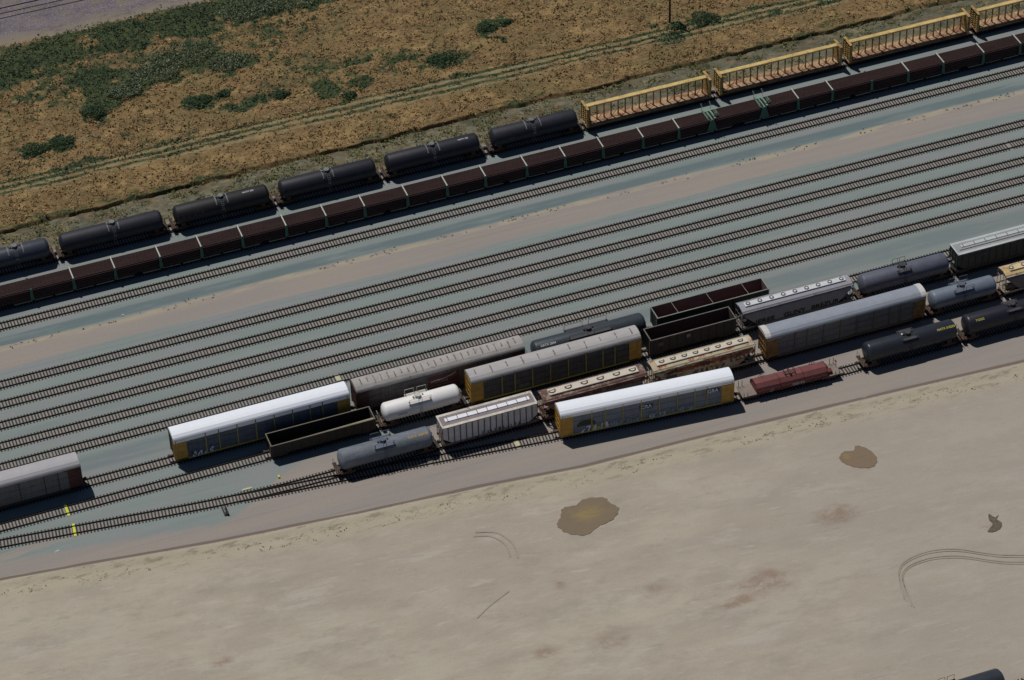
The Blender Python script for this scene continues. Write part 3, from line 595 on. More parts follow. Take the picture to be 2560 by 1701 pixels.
# ------------------------------------------------------------------ autoracks
def autorack(lb, x0, x1, y, yaw, roofm, panelm, endm, postm, seams=0, skirt=.45, posts=True, roofends=None, dark_end=None, group='covered autorack cars'):
    L = x1-x0; t = thing('autorack_car', lb, 'autorack car', ((x0+x1)/2, y, 0), yaw, group); h = L/2; hw = 1.5
    gearset(t, L, 2.4)
    part('underframe', MB().box(-h+.1, h-.1, -.5, .5, .8, 1.05).box(-h+3.6, h-3.6, -1.35, 1.35, .72, .95), gear, t)
    sill = MB()
    for s_ in (-1, 1): sill.box(-h+.05, h-.05, s_*hw-.06 if s_ > 0 else -hw-.0, s_*hw if s_ > 0 else -hw+.06, .95, 1.25)
    part('side_sill', sill, postm, t)
    pn = MB(); pn.box(-h+1.9, h-1.9, -hw+.1, hw-.1, 1.2, 5.2)
    for z in (2.25, 3.45):
        for s_ in (-1, 1): pn.box(-h+1.9, h-1.9, s_*(hw-.075)-.025, s_*(hw-.075)+.025, z, z+.1)
    part('side_panel', pn, panelm, t)
    for s_ in (-1, 1):
        for e in (-1, 1):
            m_ = MB().box(min(e*(h-.02), e*(h-2.0)), max(e*(h-.02), e*(h-2.0)), s_*hw-.05 if s_ > 0 else -hw, s_*hw if s_ > 0 else -hw+.05, 1.0, 5.1)
            for z in (2.3, 3.5, 4.9): m_.box(min(e*(h-.3), e*(h-1.9)), max(e*(h-.3), e*(h-1.9)), s_*hw-.03, s_*hw+.03, z, z+.06)
            m_.box(e*(h-.35)-.05, e*(h-.35)+.05, s_*hw-.06, s_*hw+.06, 1.0, 5.1)
            part('end_panel', m_, endm, t)
    for e in (-1, 1):
        m_ = MB()
        m_.box(e*(h-.2)-.04, e*(h-.2)+.04, -1.42, 1.42, 1.1, 5.3)
        for yy in (-1.1, -.7, -.3, .3, .7, 1.1): m_.box(e*(h-.12)-.05, e*(h-.12)+.05, yy-.05, yy+.05, 1.15, 5.2)
        for z in (1.6, 2.6, 3.6, 4.6): m_.box(e*(h-.12)-.06, e*(h-.12)+.06, -1.35, 1.35, z-.04, z+.04)
        part('end_door', m_, dark_end or endm, t)
        part('ladder', MB().ladder((e*(h+.03), -1.25, 1.1), (e*(h+.03), -1.25, 5.2), (0, 1, 0), .35, 11), endm, t)
    if posts:
        for fr in (-.32, -.245, -.142, -.037, .068, .172, .272, .343):
            for s_ in (-1, 1):
                part('post', MB().box(fr*L-.075, fr*L+.075, s_*(hw-.04)-.06, s_*(hw-.04)+.06, 1.2, 5.15).box(fr*L-.2, fr*L+.2, s_*(hw-.04)-.05, s_*(hw-.04)+.05, 5.0, 5.15), postm, t)
    top = [(-hw-.02, 5.15-skirt+.1), (-hw-.02, 5.3), (-hw+.12, 5.5), (-.95, 5.78), (-.45, 5.9), (0, 5.93), (.45, 5.9), (.95, 5.78), (hw-.12, 5.5), (hw+.02, 5.3), (hw+.02, 5.15-skirt+.1), (hw-.04, 5.15-skirt+.1), (hw-.04, 5.2), (-hw+.04, 5.2), (-hw+.04, 5.15-skirt+.1)]
    part('roof', MB().px(top, -h+.05, h-.05), roofm, t)
    rib = MB()
    for i in range(int(L/1.35)):
        x = -h+.7+i*(L-1.4)/int(L/1.35)
        rib.loft([[(x+a, yy, z+.012) for yy, z in top[3:8]] + [(x+a, yy, z+.022) for yy, z in top[3:8][::-1]] for a in (-.02, .02)])
    part('roof_seam', rib, roofm, t)
    if seams:
        sm = MB(); r_ = random.Random(int(x0))
        for i in range(seams):
            x = -h+1.2+i*(L-2.4)/(seams-1)
            a0, a1 = -.5+r_.uniform(-.2, .3), 1.0+r_.uniform(-.5, .2)
            pts_ = [(a0+(a1-a0)*k_/4, 0) for k_ in range(5)]
            def rz_(yy): return float(np.interp(abs(yy), [0, .45, .95, 1.38], [5.93, 5.9, 5.78, 5.5]))
            for (ya, _), (yb, _) in zip(pts_[:-1], pts_[1:]):
                w0 = .05+.07*r_.random(); sm.add([(x-w0, -ya, rz_(ya)+.035), (x+w0, -ya, rz_(ya)+.035), (x+w0, -yb, rz_(yb)+.035), (x-w0, -yb, rz_(yb)+.035)], [(0, 1, 2, 3)])
        part('roof_stain', sm, flat('roof_dirt', srgb(120, 108, 100), .8), t)
    for e in (-1, 1):
        for s_ in (-1, 1): part('corner_lip', MB().box(min(e*(h-.1), e*(h-2.6)), max(e*(h-.1), e*(h-2.6)), s_*(hw+.03)-.05, s_*(hw+.03)+.05, 5.02-skirt+.1, 5.1-skirt+.1), roofends or endm, t)
    if roofends:
        for e in (-1, 1):
            part('roof_flap', MB().px([(yy*1.03, z+.06) for yy, z in top[1:10]], min(e*(h+.1), e*(h-.8)), max(e*(h+.1), e*(h-.8))), roofends, t)
    return t
W_ROOF = paint('white_roof', srgb(236, 240, 246), .04, rough=.5, sc=(.2, .6, 1))
G_ROOF = paint('dusty_grey_roof', srgb(176, 172, 170), .14, rough=.7, sc=(.3, 1, 1))
B_ROOF = paint('dusty_pink_grey_roof', srgb(170, 165, 160), .2, rough=.75, rust=srgb(140, 120, 108), rt=.63)
S_ROOF = paint('silver_blue_roof', srgb(148, 154, 164), .12, rough=.45)
LG_ROOF = paint('light_grey_roof', srgb(172, 170, 172), .1, rough=.6)
PAN = paint('dark_slate_panel', srgb(92, 98, 112), .25, rough=.6, streak=.5)
PAN2 = paint('slate_blue_panel', srgb(118, 126, 138), .2, rough=.6, streak=.4)
PAN3 = paint('grimy_brown_grey_panel', srgb(96, 92, 90), .35, rough=.7, streak=.7, rust=srgb(84, 48, 42), rt=.66)
PAN4 = paint('grimy_panel', srgb(88, 86, 84), .3, rough=.7, streak=.6)
PAN5 = paint('grey_panel', srgb(116, 114, 114), .2, rough=.65, streak=.5)
YEL = paint('yellow_end', srgb(190, 148, 66), .25, rough=.55, streak=.45)
YEL2 = paint('dull_yellow_post', srgb(176, 160, 82), .3, rough=.6, streak=.5)
BRN = paint('brown_end', srgb(84, 50, 46), .3, rough=.7)
BRE = paint('rusty_yellow_end', srgb(150, 116, 66), .4, rough=.7, rust=srgb(110, 70, 44), rt=.55)
DKE = paint('dark_end', srgb(60, 54, 48), .3, rough=.8)
y6 = TY['T6']; y7 = TY['T7']
c = autorack('grey roofed autorack cut off by the left edge of the picture', 12.6, 40.3, y6, 0, LG_ROOF, PAN5, BRN, DKE, posts=False, skirt=.3)
for fr in (.015, .165, .3, .375): part('post', MB().box(fr*27.7-.05, fr*27.7+.05, -1.47, -1.36, 1.2, 5.0), DKE, c)
c = autorack('bright white roofed autorack with yellow ends behind the small dark gondola', 54.35, 81.85, y6, 0, W_ROOF, PAN, YEL, YEL2, dark_end=DKE, skirt=.75)
G_WH = flat('graffiti_white', srgb(225, 232, 250), .7, .2); G_BK = flat('graffiti_black', srgb(26, 28, 34), .7, .2); G_GN = flat('graffiti_green', srgb(190, 205, 120), .7, .3); G_GR = flat('graffiti_grey', srgb(165, 180, 195), .7, .3)
scrawl('graffiti', c, G_WH, -11.3, -7.6, 1.15, 2.3, -1.515, 5, w=.09)
c = autorack('long autorack with dusty pinkish roof and brown ends behind the white tank car', 82.85, 110.0, y6, 0, B_ROOF, PAN3, BRN, DKE, seams=24, posts=False, skirt=.3)
lg = MB(); pts_ = [(-1.9, 3.15), (-1.2, 3.35), (-.4, 3.3), (.5, 3.45), (1.2, 3.6), (1.9, 3.95), (2.2, 4.0)]
for a, b in zip(pts_[:-1], pts_[1:]): lg.add([(a[0], -1.44, a[1]-.1), (b[0], -1.44, b[1]-.1), (b[0], -1.44, b[1]+.12), (a[0], -1.44, a[1]+.12), (a[0], -1.42, a[1]-.1), (b[0], -1.42, b[1]-.1), (b[0], -1.42, b[1]+.12), (a[0], -1.42, a[1]+.12)], [(0, 1, 2, 3), (7, 6, 5, 4)])
o = part('emblem', lg, flat('pink_white_emblem', srgb(170, 150, 150)), c); o.location = (.2, 0, 0)
part('emblem_board', MB().box(-2.2, 2.9, -1.425, -1.38, 1.3, 4.3), paint('maroon_board', srgb(80, 44, 44), .3, rough=.7), c)
scrawl('lettering', c, flat('faded_lettering', srgb(150, 132, 130)), -1.9, 1.0, 2.75, 3.2, -1.44, 12, w=.04)
c = autorack('grey roofed autorack with yellow ends and thin yellow posts behind the dark rusty hopper', 99.6, 127.35, y7, 0, G_ROOF, PAN4, YEL, YEL2, seams=11, skirt=.3)
part('sign', MB().box(-6.2, -4.4, -1.43, -1.38, 1.6, 2.2), flat('grey_placard', srgb(100, 104, 96)), c)
c = autorack('silver grey autorack with torn white roof ends at the right', 144.9, 171.9, P8(150), 0, S_ROOF, PAN5, BRE, paint('dim_post', srgb(104, 100, 84), .3), roofends=paint('white_flap', srgb(206, 202, 198), .15), skirt=.25)
fl = MB().add([(12.2, -1.5, 5.5), (13.6, -1.6, 5.2), (13.1, -1.4, 6.3), (12.5, -1.2, 5.9)], [(0, 1, 2, 3), (3, 2, 1, 0)]); 
yw = math.atan((P9(134)-P9(112))/22)
c = autorack('bright white roofed autorack covered in graffiti on the nearest track', 109.45, 136.75, (P9(112)+P9(134))/2, yw, W_ROOF, PAN2, YEL, YEL2, skirt=.55)
scrawl('graffiti', c, G_WH, -10.6, -6.0, 1.2, 2.4, -1.515, 21, w=.1); scrawl('graffiti', c, G_GN, -8.8, -6.8, 1.3, 2.2, -1.525, 22, w=.1)
scrawl('graffiti', c, G_GR, -6.2, -1.2, 1.1, 2.1, -1.52, 23, w=.2); scrawl('graffiti', c, G_GR, .2, 2.9, 1.15, 2.1, -1.52, 24, w=.22); scrawl('graffiti', c, G_GR, 3.6, 7.3, 1.3, 2.2, -1.52, 25, w=.2)
gd = MB(); gd.add([(-9.6+1.5*math.cos(a), -1.418, 2.4+1.1*math.sin(a)) for a in [i*math.pi/9 for i in range(10)]], [tuple(range(10))]); part('graffiti', gd, flat('graffiti_dark_green', srgb(52, 60, 44)), c)
for x in (-.2, 10.3): text('GRA', 1.0, 'graffiti', G_WH, c, (x, -1.43, 3.5 if x < 0 else 3.9), squash=.85); part('graffiti', MB().box(x-1.1, x+1.1, -1.415, -1.39, 3.0 if x < 0 else 3.4, 4.05 if x < 0 else 4.45), flat('graffiti_shadow', srgb(58, 64, 82)), c)

# ------------------------------------------------------------------ tank cars
GC = 'black tank cars on the farthest track'; GN = 'tank cars parked in the near rows'
def tankcar(lb, x0, x1, y, yaw, mat, Rr=1.6, cz=None, plat=(-.06, 2.6), fit=None, rail=True, letters=None, side=None, grp='tank cars', bands=(), walk=None, dome=True, endrail=False, cap=True):
    L = x1-x0; t = thing('tank_car', lb, 'tank car', ((x0+x1)/2, y, 0), yaw, grp); h = L/2; cz = cz or (1.12+Rr); fit = fit or mat
    gearset(t, L+1.0, 1.7)
    prof = [(-h+.0, .02), (-h+.06, Rr*.45), (-h+.18, Rr*.72), (-h+.4, Rr*.92), (-h+.62, Rr*.99), (-h+.7, Rr), (h-.7, Rr), (h-.62, Rr*.99), (h-.4, Rr*.92), (h-.18, Rr*.72), (h-.06, Rr*.45), (h, .02)]
    part('tank', MB().lathe(prof, 0, cz, 36), mat, t, True)
    bd = MB()
    for x in bands or (-h*.62, h*.62): bd.lathe([(x-.04, Rr+.015), (x+.04, Rr+.015)], 0, cz, 36)
    part('seam', bd, mat, t)
    st = MB()
    for s_ in (-1, 1):
        a = s_*(h-1.3); st.py([(a-.35, 1.1), (a+.35, 1.1), (a+.35, cz-.6*Rr), (a-.35, cz-.6*Rr)], -1.15, 1.15); st.box(a-.9, s_*(h+.5) if s_ > 0 else a+.9, -.3, .3, .85, 1.15) if s_ > 0 else st.box(-h-.5, a+.9, -.3, .3, .85, 1.15)
        e = s_*(h+.35); st.box(e-.3, e+.3, -1.35, 1.35, 1.1, 1.18)
    part('saddle', st, gear, t)
    rl = MB()
    for s_ in (-1, 1):
        e = s_*(h+.45); rl.tube([(e, -1.35, 1.15), (e, -1.35, 2.1), (e, -.5, 2.1), (e, -.5, 1.15)], .03); rl.tube([(e, 1.35, 1.15), (e, 1.35, 2.1), (e, .5, 2.1), (e, .5, 1.15)], .03)
    for s_ in (-1, 1): rl.tube([(-h+.3, s_*(Rr*.93), cz-.5), (h-.3, s_*(Rr*.93), cz-.5)], .028)
    part('handrail', rl, fit, t)
    px_, pl = plat[0]*L, plat[1]
    if grp == GC:
        for e in (-1, 1):
            sb = MB(); x = px_+e*max(.85, pl/2); sb.loft([[(x+a, -(Rr+q_)*math.cos(R(an)), cz+(Rr+q_)*math.sin(R(an))) for a, q_ in ((-.09, .01), (-.09, .06), (.09, .06), (.09, .01))] for an in range(38, 143, 8)]); part('strap', sb, fit, t)
    pm = MB()
    for s_ in (() if grp == GC else (-1, 1)): pm.box(px_-pl/2, px_+pl/2, s_*.95-.3, s_*.95+.3, cz+Rr*.86, cz+Rr*.86+.06)
    for e in (-1, 1): pm.box(px_+e*pl/2-.12, px_+e*pl/2+.12, -1.25, 1.25, cz+Rr*.86, cz+Rr*.86+.06)
    if grp != GC: part('platform', pm, fit, t)
    if rail:
        rm = MB(); zt = cz+Rr*.86
        for s_ in (-1, 1):
            for a_, b_ in ((-1, -.15), (.15, 1)): rm.tube([(px_+a_*pl/2, s_*1.25, zt), (px_+a_*pl/2, s_*1.25, zt+.9), (px_+b_*pl/2, s_*1.25, zt+.9), (px_+b_*pl/2, s_*1.25, zt)], .035)
        part('platform_rail', rm, fit, t)
    if dome:
        dmn = MB().cyl((px_, 0, cz+Rr-.06), (px_, 0, cz+Rr+.28), .42, 16).cyl((px_, 0, cz+Rr+.28), (px_, 0, cz+Rr+.34), .46, 16).cyl((px_+.75, .1, cz+Rr-.05), (px_+.75, .1, cz+Rr+.25), .12, 10).cyl((px_-.75, -.1, cz+Rr-.05), (px_-.75, -.1, cz+Rr+.3), .14, 10).box(px_-.5, px_-.35, -.3, .3, cz+Rr, cz+Rr+.2)
        part('manway', dmn, fit, t)
    ld = MB()
    for s_ in (-1, 1):
        pts_ = [(px_, s_*(Rr*math.cos(a)+.1), cz+(Rr+.05)*math.sin(a)) for a in (1.0, .6, .2, -.2, -.6)]+[(px_, s_*(Rr+.08), 1.1)]
        for a, b in zip(pts_[:-1], pts_[1:]): ld.ladder(a, b, (1, 0, 0), .42, 2, .025)
    part('ladder', ld, fit, t)
    part('outlet', MB().cyl((px_, 0, cz-Rr-.35), (px_, 0, cz-Rr+.1), .2, 10), gear, t)
    if walk: part('walkway', MB().box(walk[0], walk[1], walk[2]-.28, walk[2]+.28, cz+Rr*.8, cz+Rr*.8+.05), fit, t)
    if letters:
        for x, s_, sz, m_, a in letters:
            ang = R(a); yy = -(Rr+.012)*math.cos(ang); zz = cz+(Rr+.012)*math.sin(ang)
            text(s_, sz, 'lettering', m_, t, (x, yy, zz), rx=90-a)
    return t
NV = paint('blue_black_tank', srgb(36, 37, 46), .25, rough=.55); NV2 = paint('slate_black_tank', srgb(42, 43, 52), .35, rough=.6, sc=(.3, .6, .6)); BKT = paint('black_tank', srgb(36, 34, 36), .3, rough=.6, rust=srgb(54, 42, 43), rt=.62)
NV3 = paint('slate_tank', srgb(62, 66, 78), .2, rough=.45)
steelf = paint('pale_fittings', srgb(118, 120, 120), .3); darkf = paint('dark_fittings', srgb(64, 64, 66), .3)
yC = TY['C']; GC = 'black tank cars on the farthest track'
YLET = flat('yellow_lettering', srgb(206, 200, 92), .6, .1); OLET = flat('amber_lettering', srgb(206, 170, 88), .6, .1)
tankcar('slate tank car with a paler right end at the left edge, far track', 31.7, 48.4, yC, 0, NV3, fit=steelf, grp=GC, plat=(.17, 2.4), rail=False)
tankcar('blotchy slate black tank car, second from the left on the far track', 50.1, 67.3, yC, 0, NV2, fit=steelf, grp=GC, plat=(.02, 1.6), rail=False)
tankcar('brownish black tank car with short white lettering, third from the left edge', 69.2, 85.4, yC, 0, BKT, fit=steelf, grp=GC, plat=(-.0, 1.9), rail=False, letters=[(4.6, 'NATX 250', .42, wl_let, 76), (-5.5, 'REUCATE', 1.1, flat('faint_graffiti', srgb(70, 70, 74)), 12)])
tankcar('plain smooth blue black tank car, fourth from the left on the far track', 87.2, 103.9, yC, 0, NV, fit=steelf, grp=GC, plat=(0, 1.2), rail=False, bands=(-3.2, 3.2))
tankcar('black tank car with a square pale hatch frame, fifth from the left edge', 105.7, 122.2, yC, 0, NV, fit=steelf, grp=GC, plat=(-.0, 2.0), rail=False, letters=[(5.4, 'NATX 250', .4, wl_let, 76)])
tankcar('blue black tank car coupled to the first yellow lumber car', 124.3, 139.8, yC, 0, NV2, fit=steelf, grp=GC, plat=(-.02, 2.6), rail=False, letters=[(-4.5, 'OZLD', .4, flat('dim_lettering', srgb(100, 100, 112)), 5)])
tankcar('dark green black tank car with a long walkway behind the grey roofed autorack', 111.6, 130.3, y6, 0, paint('green_black_tank', srgb(58, 66, 72), .2, rough=.45), fit=darkf, grp=GN, plat=(.0, 7.0), rail=True, letters=[(-6.9, 'GATX 2054', .5, wl_let, 58)])
tankcar('clean white tank car with looped white handrails', 85.8, 98.2, y7, 0, paint('white_tank', srgb(238, 236, 232), .07, rough=.45, rust=srgb(196, 188, 176), rt=.7), Rr=1.46, cz=2.6, fit=paint('offwhite_fittings', srgb(196, 192, 184), .2), grp=GN, plat=(-.03, 3.4), letters=[(-3.3, 'UTLX 671', .34, flat('black_lettering', srgb(60, 60, 62)), 2)])
tankcar('faded grey blue tank car with a rust stained top at right end, nearest left', 76.5, 91.1, (P8(79)+P8(89))/2, math.atan((P8(88)-P8(79))/9), paint('faded_grey_tank', srgb(120, 127, 136), .4, rough=.6, sc=(.25, .7, .7), rust=srgb(140, 96, 80), rt=.66, rs=(.3, .9, .9), streak=.4), Rr=1.56, fit=paint('blue_fittings', srgb(96, 106, 122), .3), grp=GN, plat=(-.02, 3.0), letters=[(5.0, 'GATX 200538', .52, OLET, 62)])
tankcar('smooth slate grey tank car beyond the light grey round hopper', 164.9, 180.2, y7, 0, paint('slate_grey_tank', srgb(98, 101, 114), .25, rough=.5), fit=darkf, grp=GN, plat=(-.02, 2.2))
tankcar('blue grey tank car between the silver autorack and the yellow rusty hopper', 173.4, 184.7, P8(178), 0, paint('blue_grey_tank', srgb(116, 125, 138), .15, rough=.45), Rr=1.5, fit=paint('blue_grey_fittings', srgb(90, 96, 108), .3), grp=GN, plat=(-.02, 3.2))
tankcar('glossy black tank car with yellow lettering right of the red covered car', 158.6, 174.0, 296.0, 0, paint('glossy_black_tank', srgb(46, 50, 57), .15, rough=.35), fit=darkf, grp=GN, plat=(-.03, 2.4), rail=False, letters=[(5.7, 'NATX 310265', .5, YLET, 58), (1.5, 'LAVER AKAFUF', .95, flat('faint_graffiti_two', srgb(92, 94, 98)), -8)])
tankcar('long black tank car cut off by the right edge with yellow lettering', 175.5, 192.0, 296.0, 0, paint('deep_black_tank', srgb(40, 40, 48), .15, rough=.4), Rr=1.62, fit=darkf, grp=GN, plat=(0, 2.4), rail=False, letters=[(-6.0, '710355', .5, YLET, 52)])
tankcar('dark green tank car at the bottom right corner of the picture', 131.0, 147.0, 228.6, 0, paint('dark_green_tank', srgb(52, 58, 66), .2, rough=.45), fit=darkf, grp=GN, plat=(.0, 2.4), rail=True)

# ------------------------------------------------------------------ covered hoppers
def hopper(lb, x0, x1, y, yaw, body, roofm, ribbed=False, hatches=None, hatchm=None, strip=None, sides=None, H=4.75, hw=1.5, frame=None, flange=None, grp='covered hopper cars', endslope=None):
    L = x1-x0; t = thing('covered_hopper', lb, 'covered hopper', ((x0+x1)/2, y, 0), yaw, grp); h = L/2; frame = frame or body
    gearset(t, L+.3, 1.6)
    def ring(x, zb):
        if ribbed: return [(x, -hw+.08, zb), (x, -hw+.08, H-.35), (x, -hw+.08, H-.12), (x, -.9, H), (x, 0, H+.05), (x, .9, H), (x, hw-.08, H-.12), (x, hw-.08, H-.35), (x, hw-.08, zb)]
        return [(x, -hw+.12, zb), (x, -hw, max(zb+.05, 2.6)), (x, -hw+.06, H-.75), (x, -1.05, H-.2), (x, 0, H), (x, 1.05, H-.2), (x, hw-.06, H-.75), (x, hw, max(zb+.05, 2.6)), (x, hw-.12, zb)]
    part('body', MB().loft([ring(-h+.12, 2.5), ring(-h+1.8, 1.15), ring(h-1.8, 1.15), ring(h-.12, 2.5)] if ribbed else [ring(-h+.35, H-1.0), ring(-h+2.6, 1.5), ring(h-2.6, 1.5), ring(h-.35, H-1.0)]), body, t)
    rf = MB(); 
    if ribbed: rf.px([(-hw, H-.14), (-hw, H-.04), (-.9, H+.04), (0, H+.09), (.9, H+.04), (hw, H-.04), (hw, H-.14), (.9, H+.0), (0, H+.04), (-.9, H+.0)], -h, h)
    else: rf.px([(-1.2, H-.32), (-1.1, H-.19), (-.55, H-.03), (0, H+.05), (.55, H-.03), (1.1, H-.19), (1.2, H-.32), (1.0, H-.24), (0, H-.02), (-1.0, H-.24)], -h+.05, h-.05)
    part('roof', rf, roofm, t)
    if ribbed:
        rb = MB(); nb = 15
        for i in range(nb):
            x = -h+.9+i*(L-1.8)/(nb-1); zb = 1.15 if .8 < i < nb-1.8 else 2.1
            for s_ in (-1, 1): rb.box(x-.06, x+.06, s_*(hw-.04)-.06, s_*(hw-.04)+.06, zb, H-.15)
        part('side_rib', rb, sides or body, t)
        ed = MB()
        for s_ in (-1, 1): ed.box(-h, h, s_*(hw-.2)-.24, s_*(hw-.2)+.24, H-.02, H+.05)
        for e in (-1, 1): ed.box(e*(h-.1)-.12, e*(h-.1)+.12, -hw+.1, hw-.1, H+.04, H+.1)
        part('roof_edge', ed, flange or roofm, t)
    else:
        wk = MB()
        for s_ in (-1, 1): wk.box(-h+.1, h-.1, s_*(hw-.25)-.2, s_*(hw-.25)+.2, H-.38, H-.34)
        nb = 12
        for i in range(nb):
            x = -h+.8+i*(L-1.6)/(nb-1)
            for s_ in (-1, 1): wk.box(x-.03, x+.03, s_*(hw-.25)-.22, s_*(hw-.25)+.26, H-.6, H-.36)
        part('running_board', wk, frame, t)
    if strip: part('hatch_strip', MB().box(-h+strip[0], h-strip[1], strip[2]-strip[3]/2, strip[2]+strip[3]/2, H+.02, H+.2), strip[4], t)
    if hatches:
        n_, rad, m_, hf = hatches
        for i in range(n_):
            x = -h+1.5+i*(L-3.0)/(n_-1) if hf != 'D' else -h+1.9+i*(L-3.8)/(n_-1)
            z0 = H+.2 if strip else H+.03
            mb = MB().cyl((x, 0, z0), (x, 0, z0+.1), rad*.6, 16); part('hatch_lid', mb, hatchm or roofm, t)
            rg = MB(); n2 = 16
            for k_ in range(n2 if hf != 'D' else n2//2+1):
                a = 2*math.pi*k_/n2+(math.pi if hf == 'D' else 0); b = a+2*math.pi/n2; rg.cyl((x+rad*math.cos(a), rad*math.sin(a)*.9+(.15 if hf == 'D' else 0), z0+.11), (x+rad*math.cos(b), rad*math.sin(b)*.9+(.15 if hf == 'D' else 0), z0+.11), .055, 5)
            if hf == 'D': rg.cyl((x-rad, .15, z0+.11), (x+rad, .15, z0+.11), .055, 5)
            part('hatch_ring', rg, m_, t)
    if ribbed and strip:
        ck = MB(); 
        for i in range(9): x = -h+strip[0]+.4+i*(L-strip[0]-strip[1]-.8)/8; ck.box(x-.04, x+.04, strip[2]-strip[3]/2-.06, strip[2]+strip[3]/2+.06, H+.2, H+.25)
        part('hatch_clamp', ck, gear, t)
    # bays, sill, ends
    for k_ in (-1, 0, 1):
        c = k_*(L-5.2)/3.0; b = (L-5.2)/6.3
        part('outlet_bay', MB().loft([[(c-b, -1.3, 1.55), (c+b, -1.3, 1.55), (c+b, 1.3, 1.55), (c-b, 1.3, 1.55)], [(c-.35, -.5, .55), (c+.35, -.5, .55), (c+.35, .5, .55), (c-.35, .5, .55)]]), body, t)
    sl = MB().box(-h, h, -.3, .3, .85, 1.2)
    for s_ in (-1, 1): sl.box(-h, h, s_*(hw-.06)-.05, s_*(hw-.06)+.05, 1.2, 1.5)
    part('side_sill', sl, frame, t)
    fr = MB()
    for e in (-1, 1):
        for s_ in (-1, 1):
            fr.cyl((e*(h-.06), s_*(hw-.12), 1.2), (e*(h-.06), s_*(hw-.12), H-.3), .05, 4); fr.cyl((e*(h-.06), s_*(hw-.12), 1.3), (e*(h-2.2), s_*(hw-.12), H-2.6 if not ribbed else 2.6), .05, 4); fr.cyl((e*(h-.06), s_*.45, 1.2), (e*(h-.06), s_*.45, H-.2), .045, 4)
        fr.box(e*(h-.3)-.3, e*(h-.3)+.3, -hw+.1, hw-.1, 1.15, 1.22); fr.cyl((e*(h-.06), -hw+.1, 2.3), (e*(h-.06), hw-.1, 2.3), .04, 4); fr.cyl((e*(h-.06), -hw+.1, 3.4), (e*(h-.06), hw-.1, 3.4), .04, 4)
    part('end_frame', fr, frame, t)
    for e in (-1, 1): part('ladder', MB().ladder((e*(h+.02), -hw+.35, 1.2), (e*(h+.02), -hw+.35, H), (0, 1, 0), .4, 9, .028), frame, t)
    return t
GH = 'covered hopper cars in the near rows'
for tx, ty_, zz_ in ((164.9, 296.0, 4.38), (183.4, 296.0, 4.4)):
    pt = [o for o in bpy.data.objects if o.get('category') == 'tank car' and abs(o.location.y-ty_) < .1 and abs(o.location.x-tx) < 9]
    if pt: part('white_glint', MB().cyl((tx-pt[0].location.x, 0, zz_-.15), (tx-pt[0].location.x, 0, zz_+.12), .17, 10), wl_let, pt[0])  # white dot added on the tank top to stand for a sun highlight
HG = paint('light_grey_hopper', srgb(150, 152, 160), .15, rough=.55, streak=.4)
WS = paint('bone_strip', srgb(206, 208, 208), .12); WSR = paint('rusty_bone_strip', srgb(206, 196, 178), .12, rust=srgb(170, 140, 112), rt=.74)
RING = flat('hatch_ring_steel', srgb(92, 90, 86), .6)
c = hopper('light grey round sided hopper with eight hatches and black graffiti', 144.3, 163.2, y7, 0, HG, paint('grey_hopper_roof', srgb(152, 152, 160), .12), hatches=(9, .32, RING, 'O'), hatchm=WS, strip=(.9, .9, 0, .95, WS), frame=paint('grey_frame', srgb(128, 124, 122), .3, rust=srgb(104, 84, 68), rt=.6), grp=GH)
for x, s_, w_ in ((-5.6, 'JEREE', 1.05), (-.6, 'GUNY', 1.0), (4.6, 'BREZUR', 1.0)): text(s_, 1.25*w_, 'graffiti', G_BK, c, (x, -1.53, 2.0), squash=1.05)
ORB = paint('cream_rusty_hopper', srgb(204, 190, 160), .25, rough=.7, rust=srgb(160, 92, 52), rt=.55, rs=(.5, .5, 1.6), streak=.5)
ORR = paint('cream_rusty_roof', srgb(190, 176, 146), .2, rough=.7, rust=srgb(176, 96, 50), rt=.57, rs=(.7, .9, .9))
c = hopper('cream hopper heavily streaked with orange rust above the graffiti autorack', 126.3, 143.1, P8(135), 0, ORB, ORR, hatches=(8, .42, RING, 'D'), hatchm=WSR, strip=(.9, .8, 0, 1.15, WSR), frame=paint('cream_frame', srgb(160, 150, 128), .3, rust=srgb(120, 84, 56), rt=.55), grp=GH)
rs_ = MB()
for i in range(54):
    x = -8.1+i*.305; rs_.add([(x-.15, -1.44, 3.92+.25*random.random()), (x+.17, -1.44, 3.92+.25*random.random()), (x+.17, -1.49, 3.55-.5*random.random()), (x-.15, -1.49, 3.5-.4*random.random())], [(0, 1, 2, 3)])
part('rust_stain', rs_, paint('orange_rust', srgb(170, 92, 48), .5, rust=srgb(120, 52, 34), rt=.5), c)
scrawl('graffiti', c, flat('graffiti_umber', srgb(84, 74, 64)), -3.4, 3.4, 1.9, 3.0, -1.53, 31, w=.05); scrawl('graffiti', c, flat('graffiti_umber', srgb(84, 74, 64)), 4.0, 7.6, 2.6, 3.5, -1.53, 32, w=.06)
part('patch', MB().box(-6.4, -4.6, -1.54, -1.5, 2.0, 3.1), flat('slate_patch', srgb(92, 88, 96)), c)
BR = paint('brown_red_roof', srgb(112, 80, 74), .3, rust=srgb(164, 148, 128), rt=.52, rs=(1, 1, 1), rough=.8)
c = hopper('brown and bone hopper with six D shaped hatches behind the graffiti autorack', 108.5, 125.3, P8(117), 0, paint('grey_teal_hopper', srgb(112, 112, 104), .2, streak=.4), BR, hatches=(6, .55, RING, 'D'), hatchm=WSR, strip=(1.3, 1.1, 0, 1.35, WSR), frame=paint('rust_frame', srgb(124, 104, 92), .3, rust=srgb(96, 62, 50), rt=.5), grp=GH)
bnd = MB()
for i in range(28):
    x = -8.2+i*.6; bnd.add([(x, -1.46, 4.12), (x+.56, -1.46, 4.12), (x+.56, -1.5, 3.72-.1*random.random()), (x, -1.5, 3.72-.1*random.random())], [(0, 1, 2, 3)])
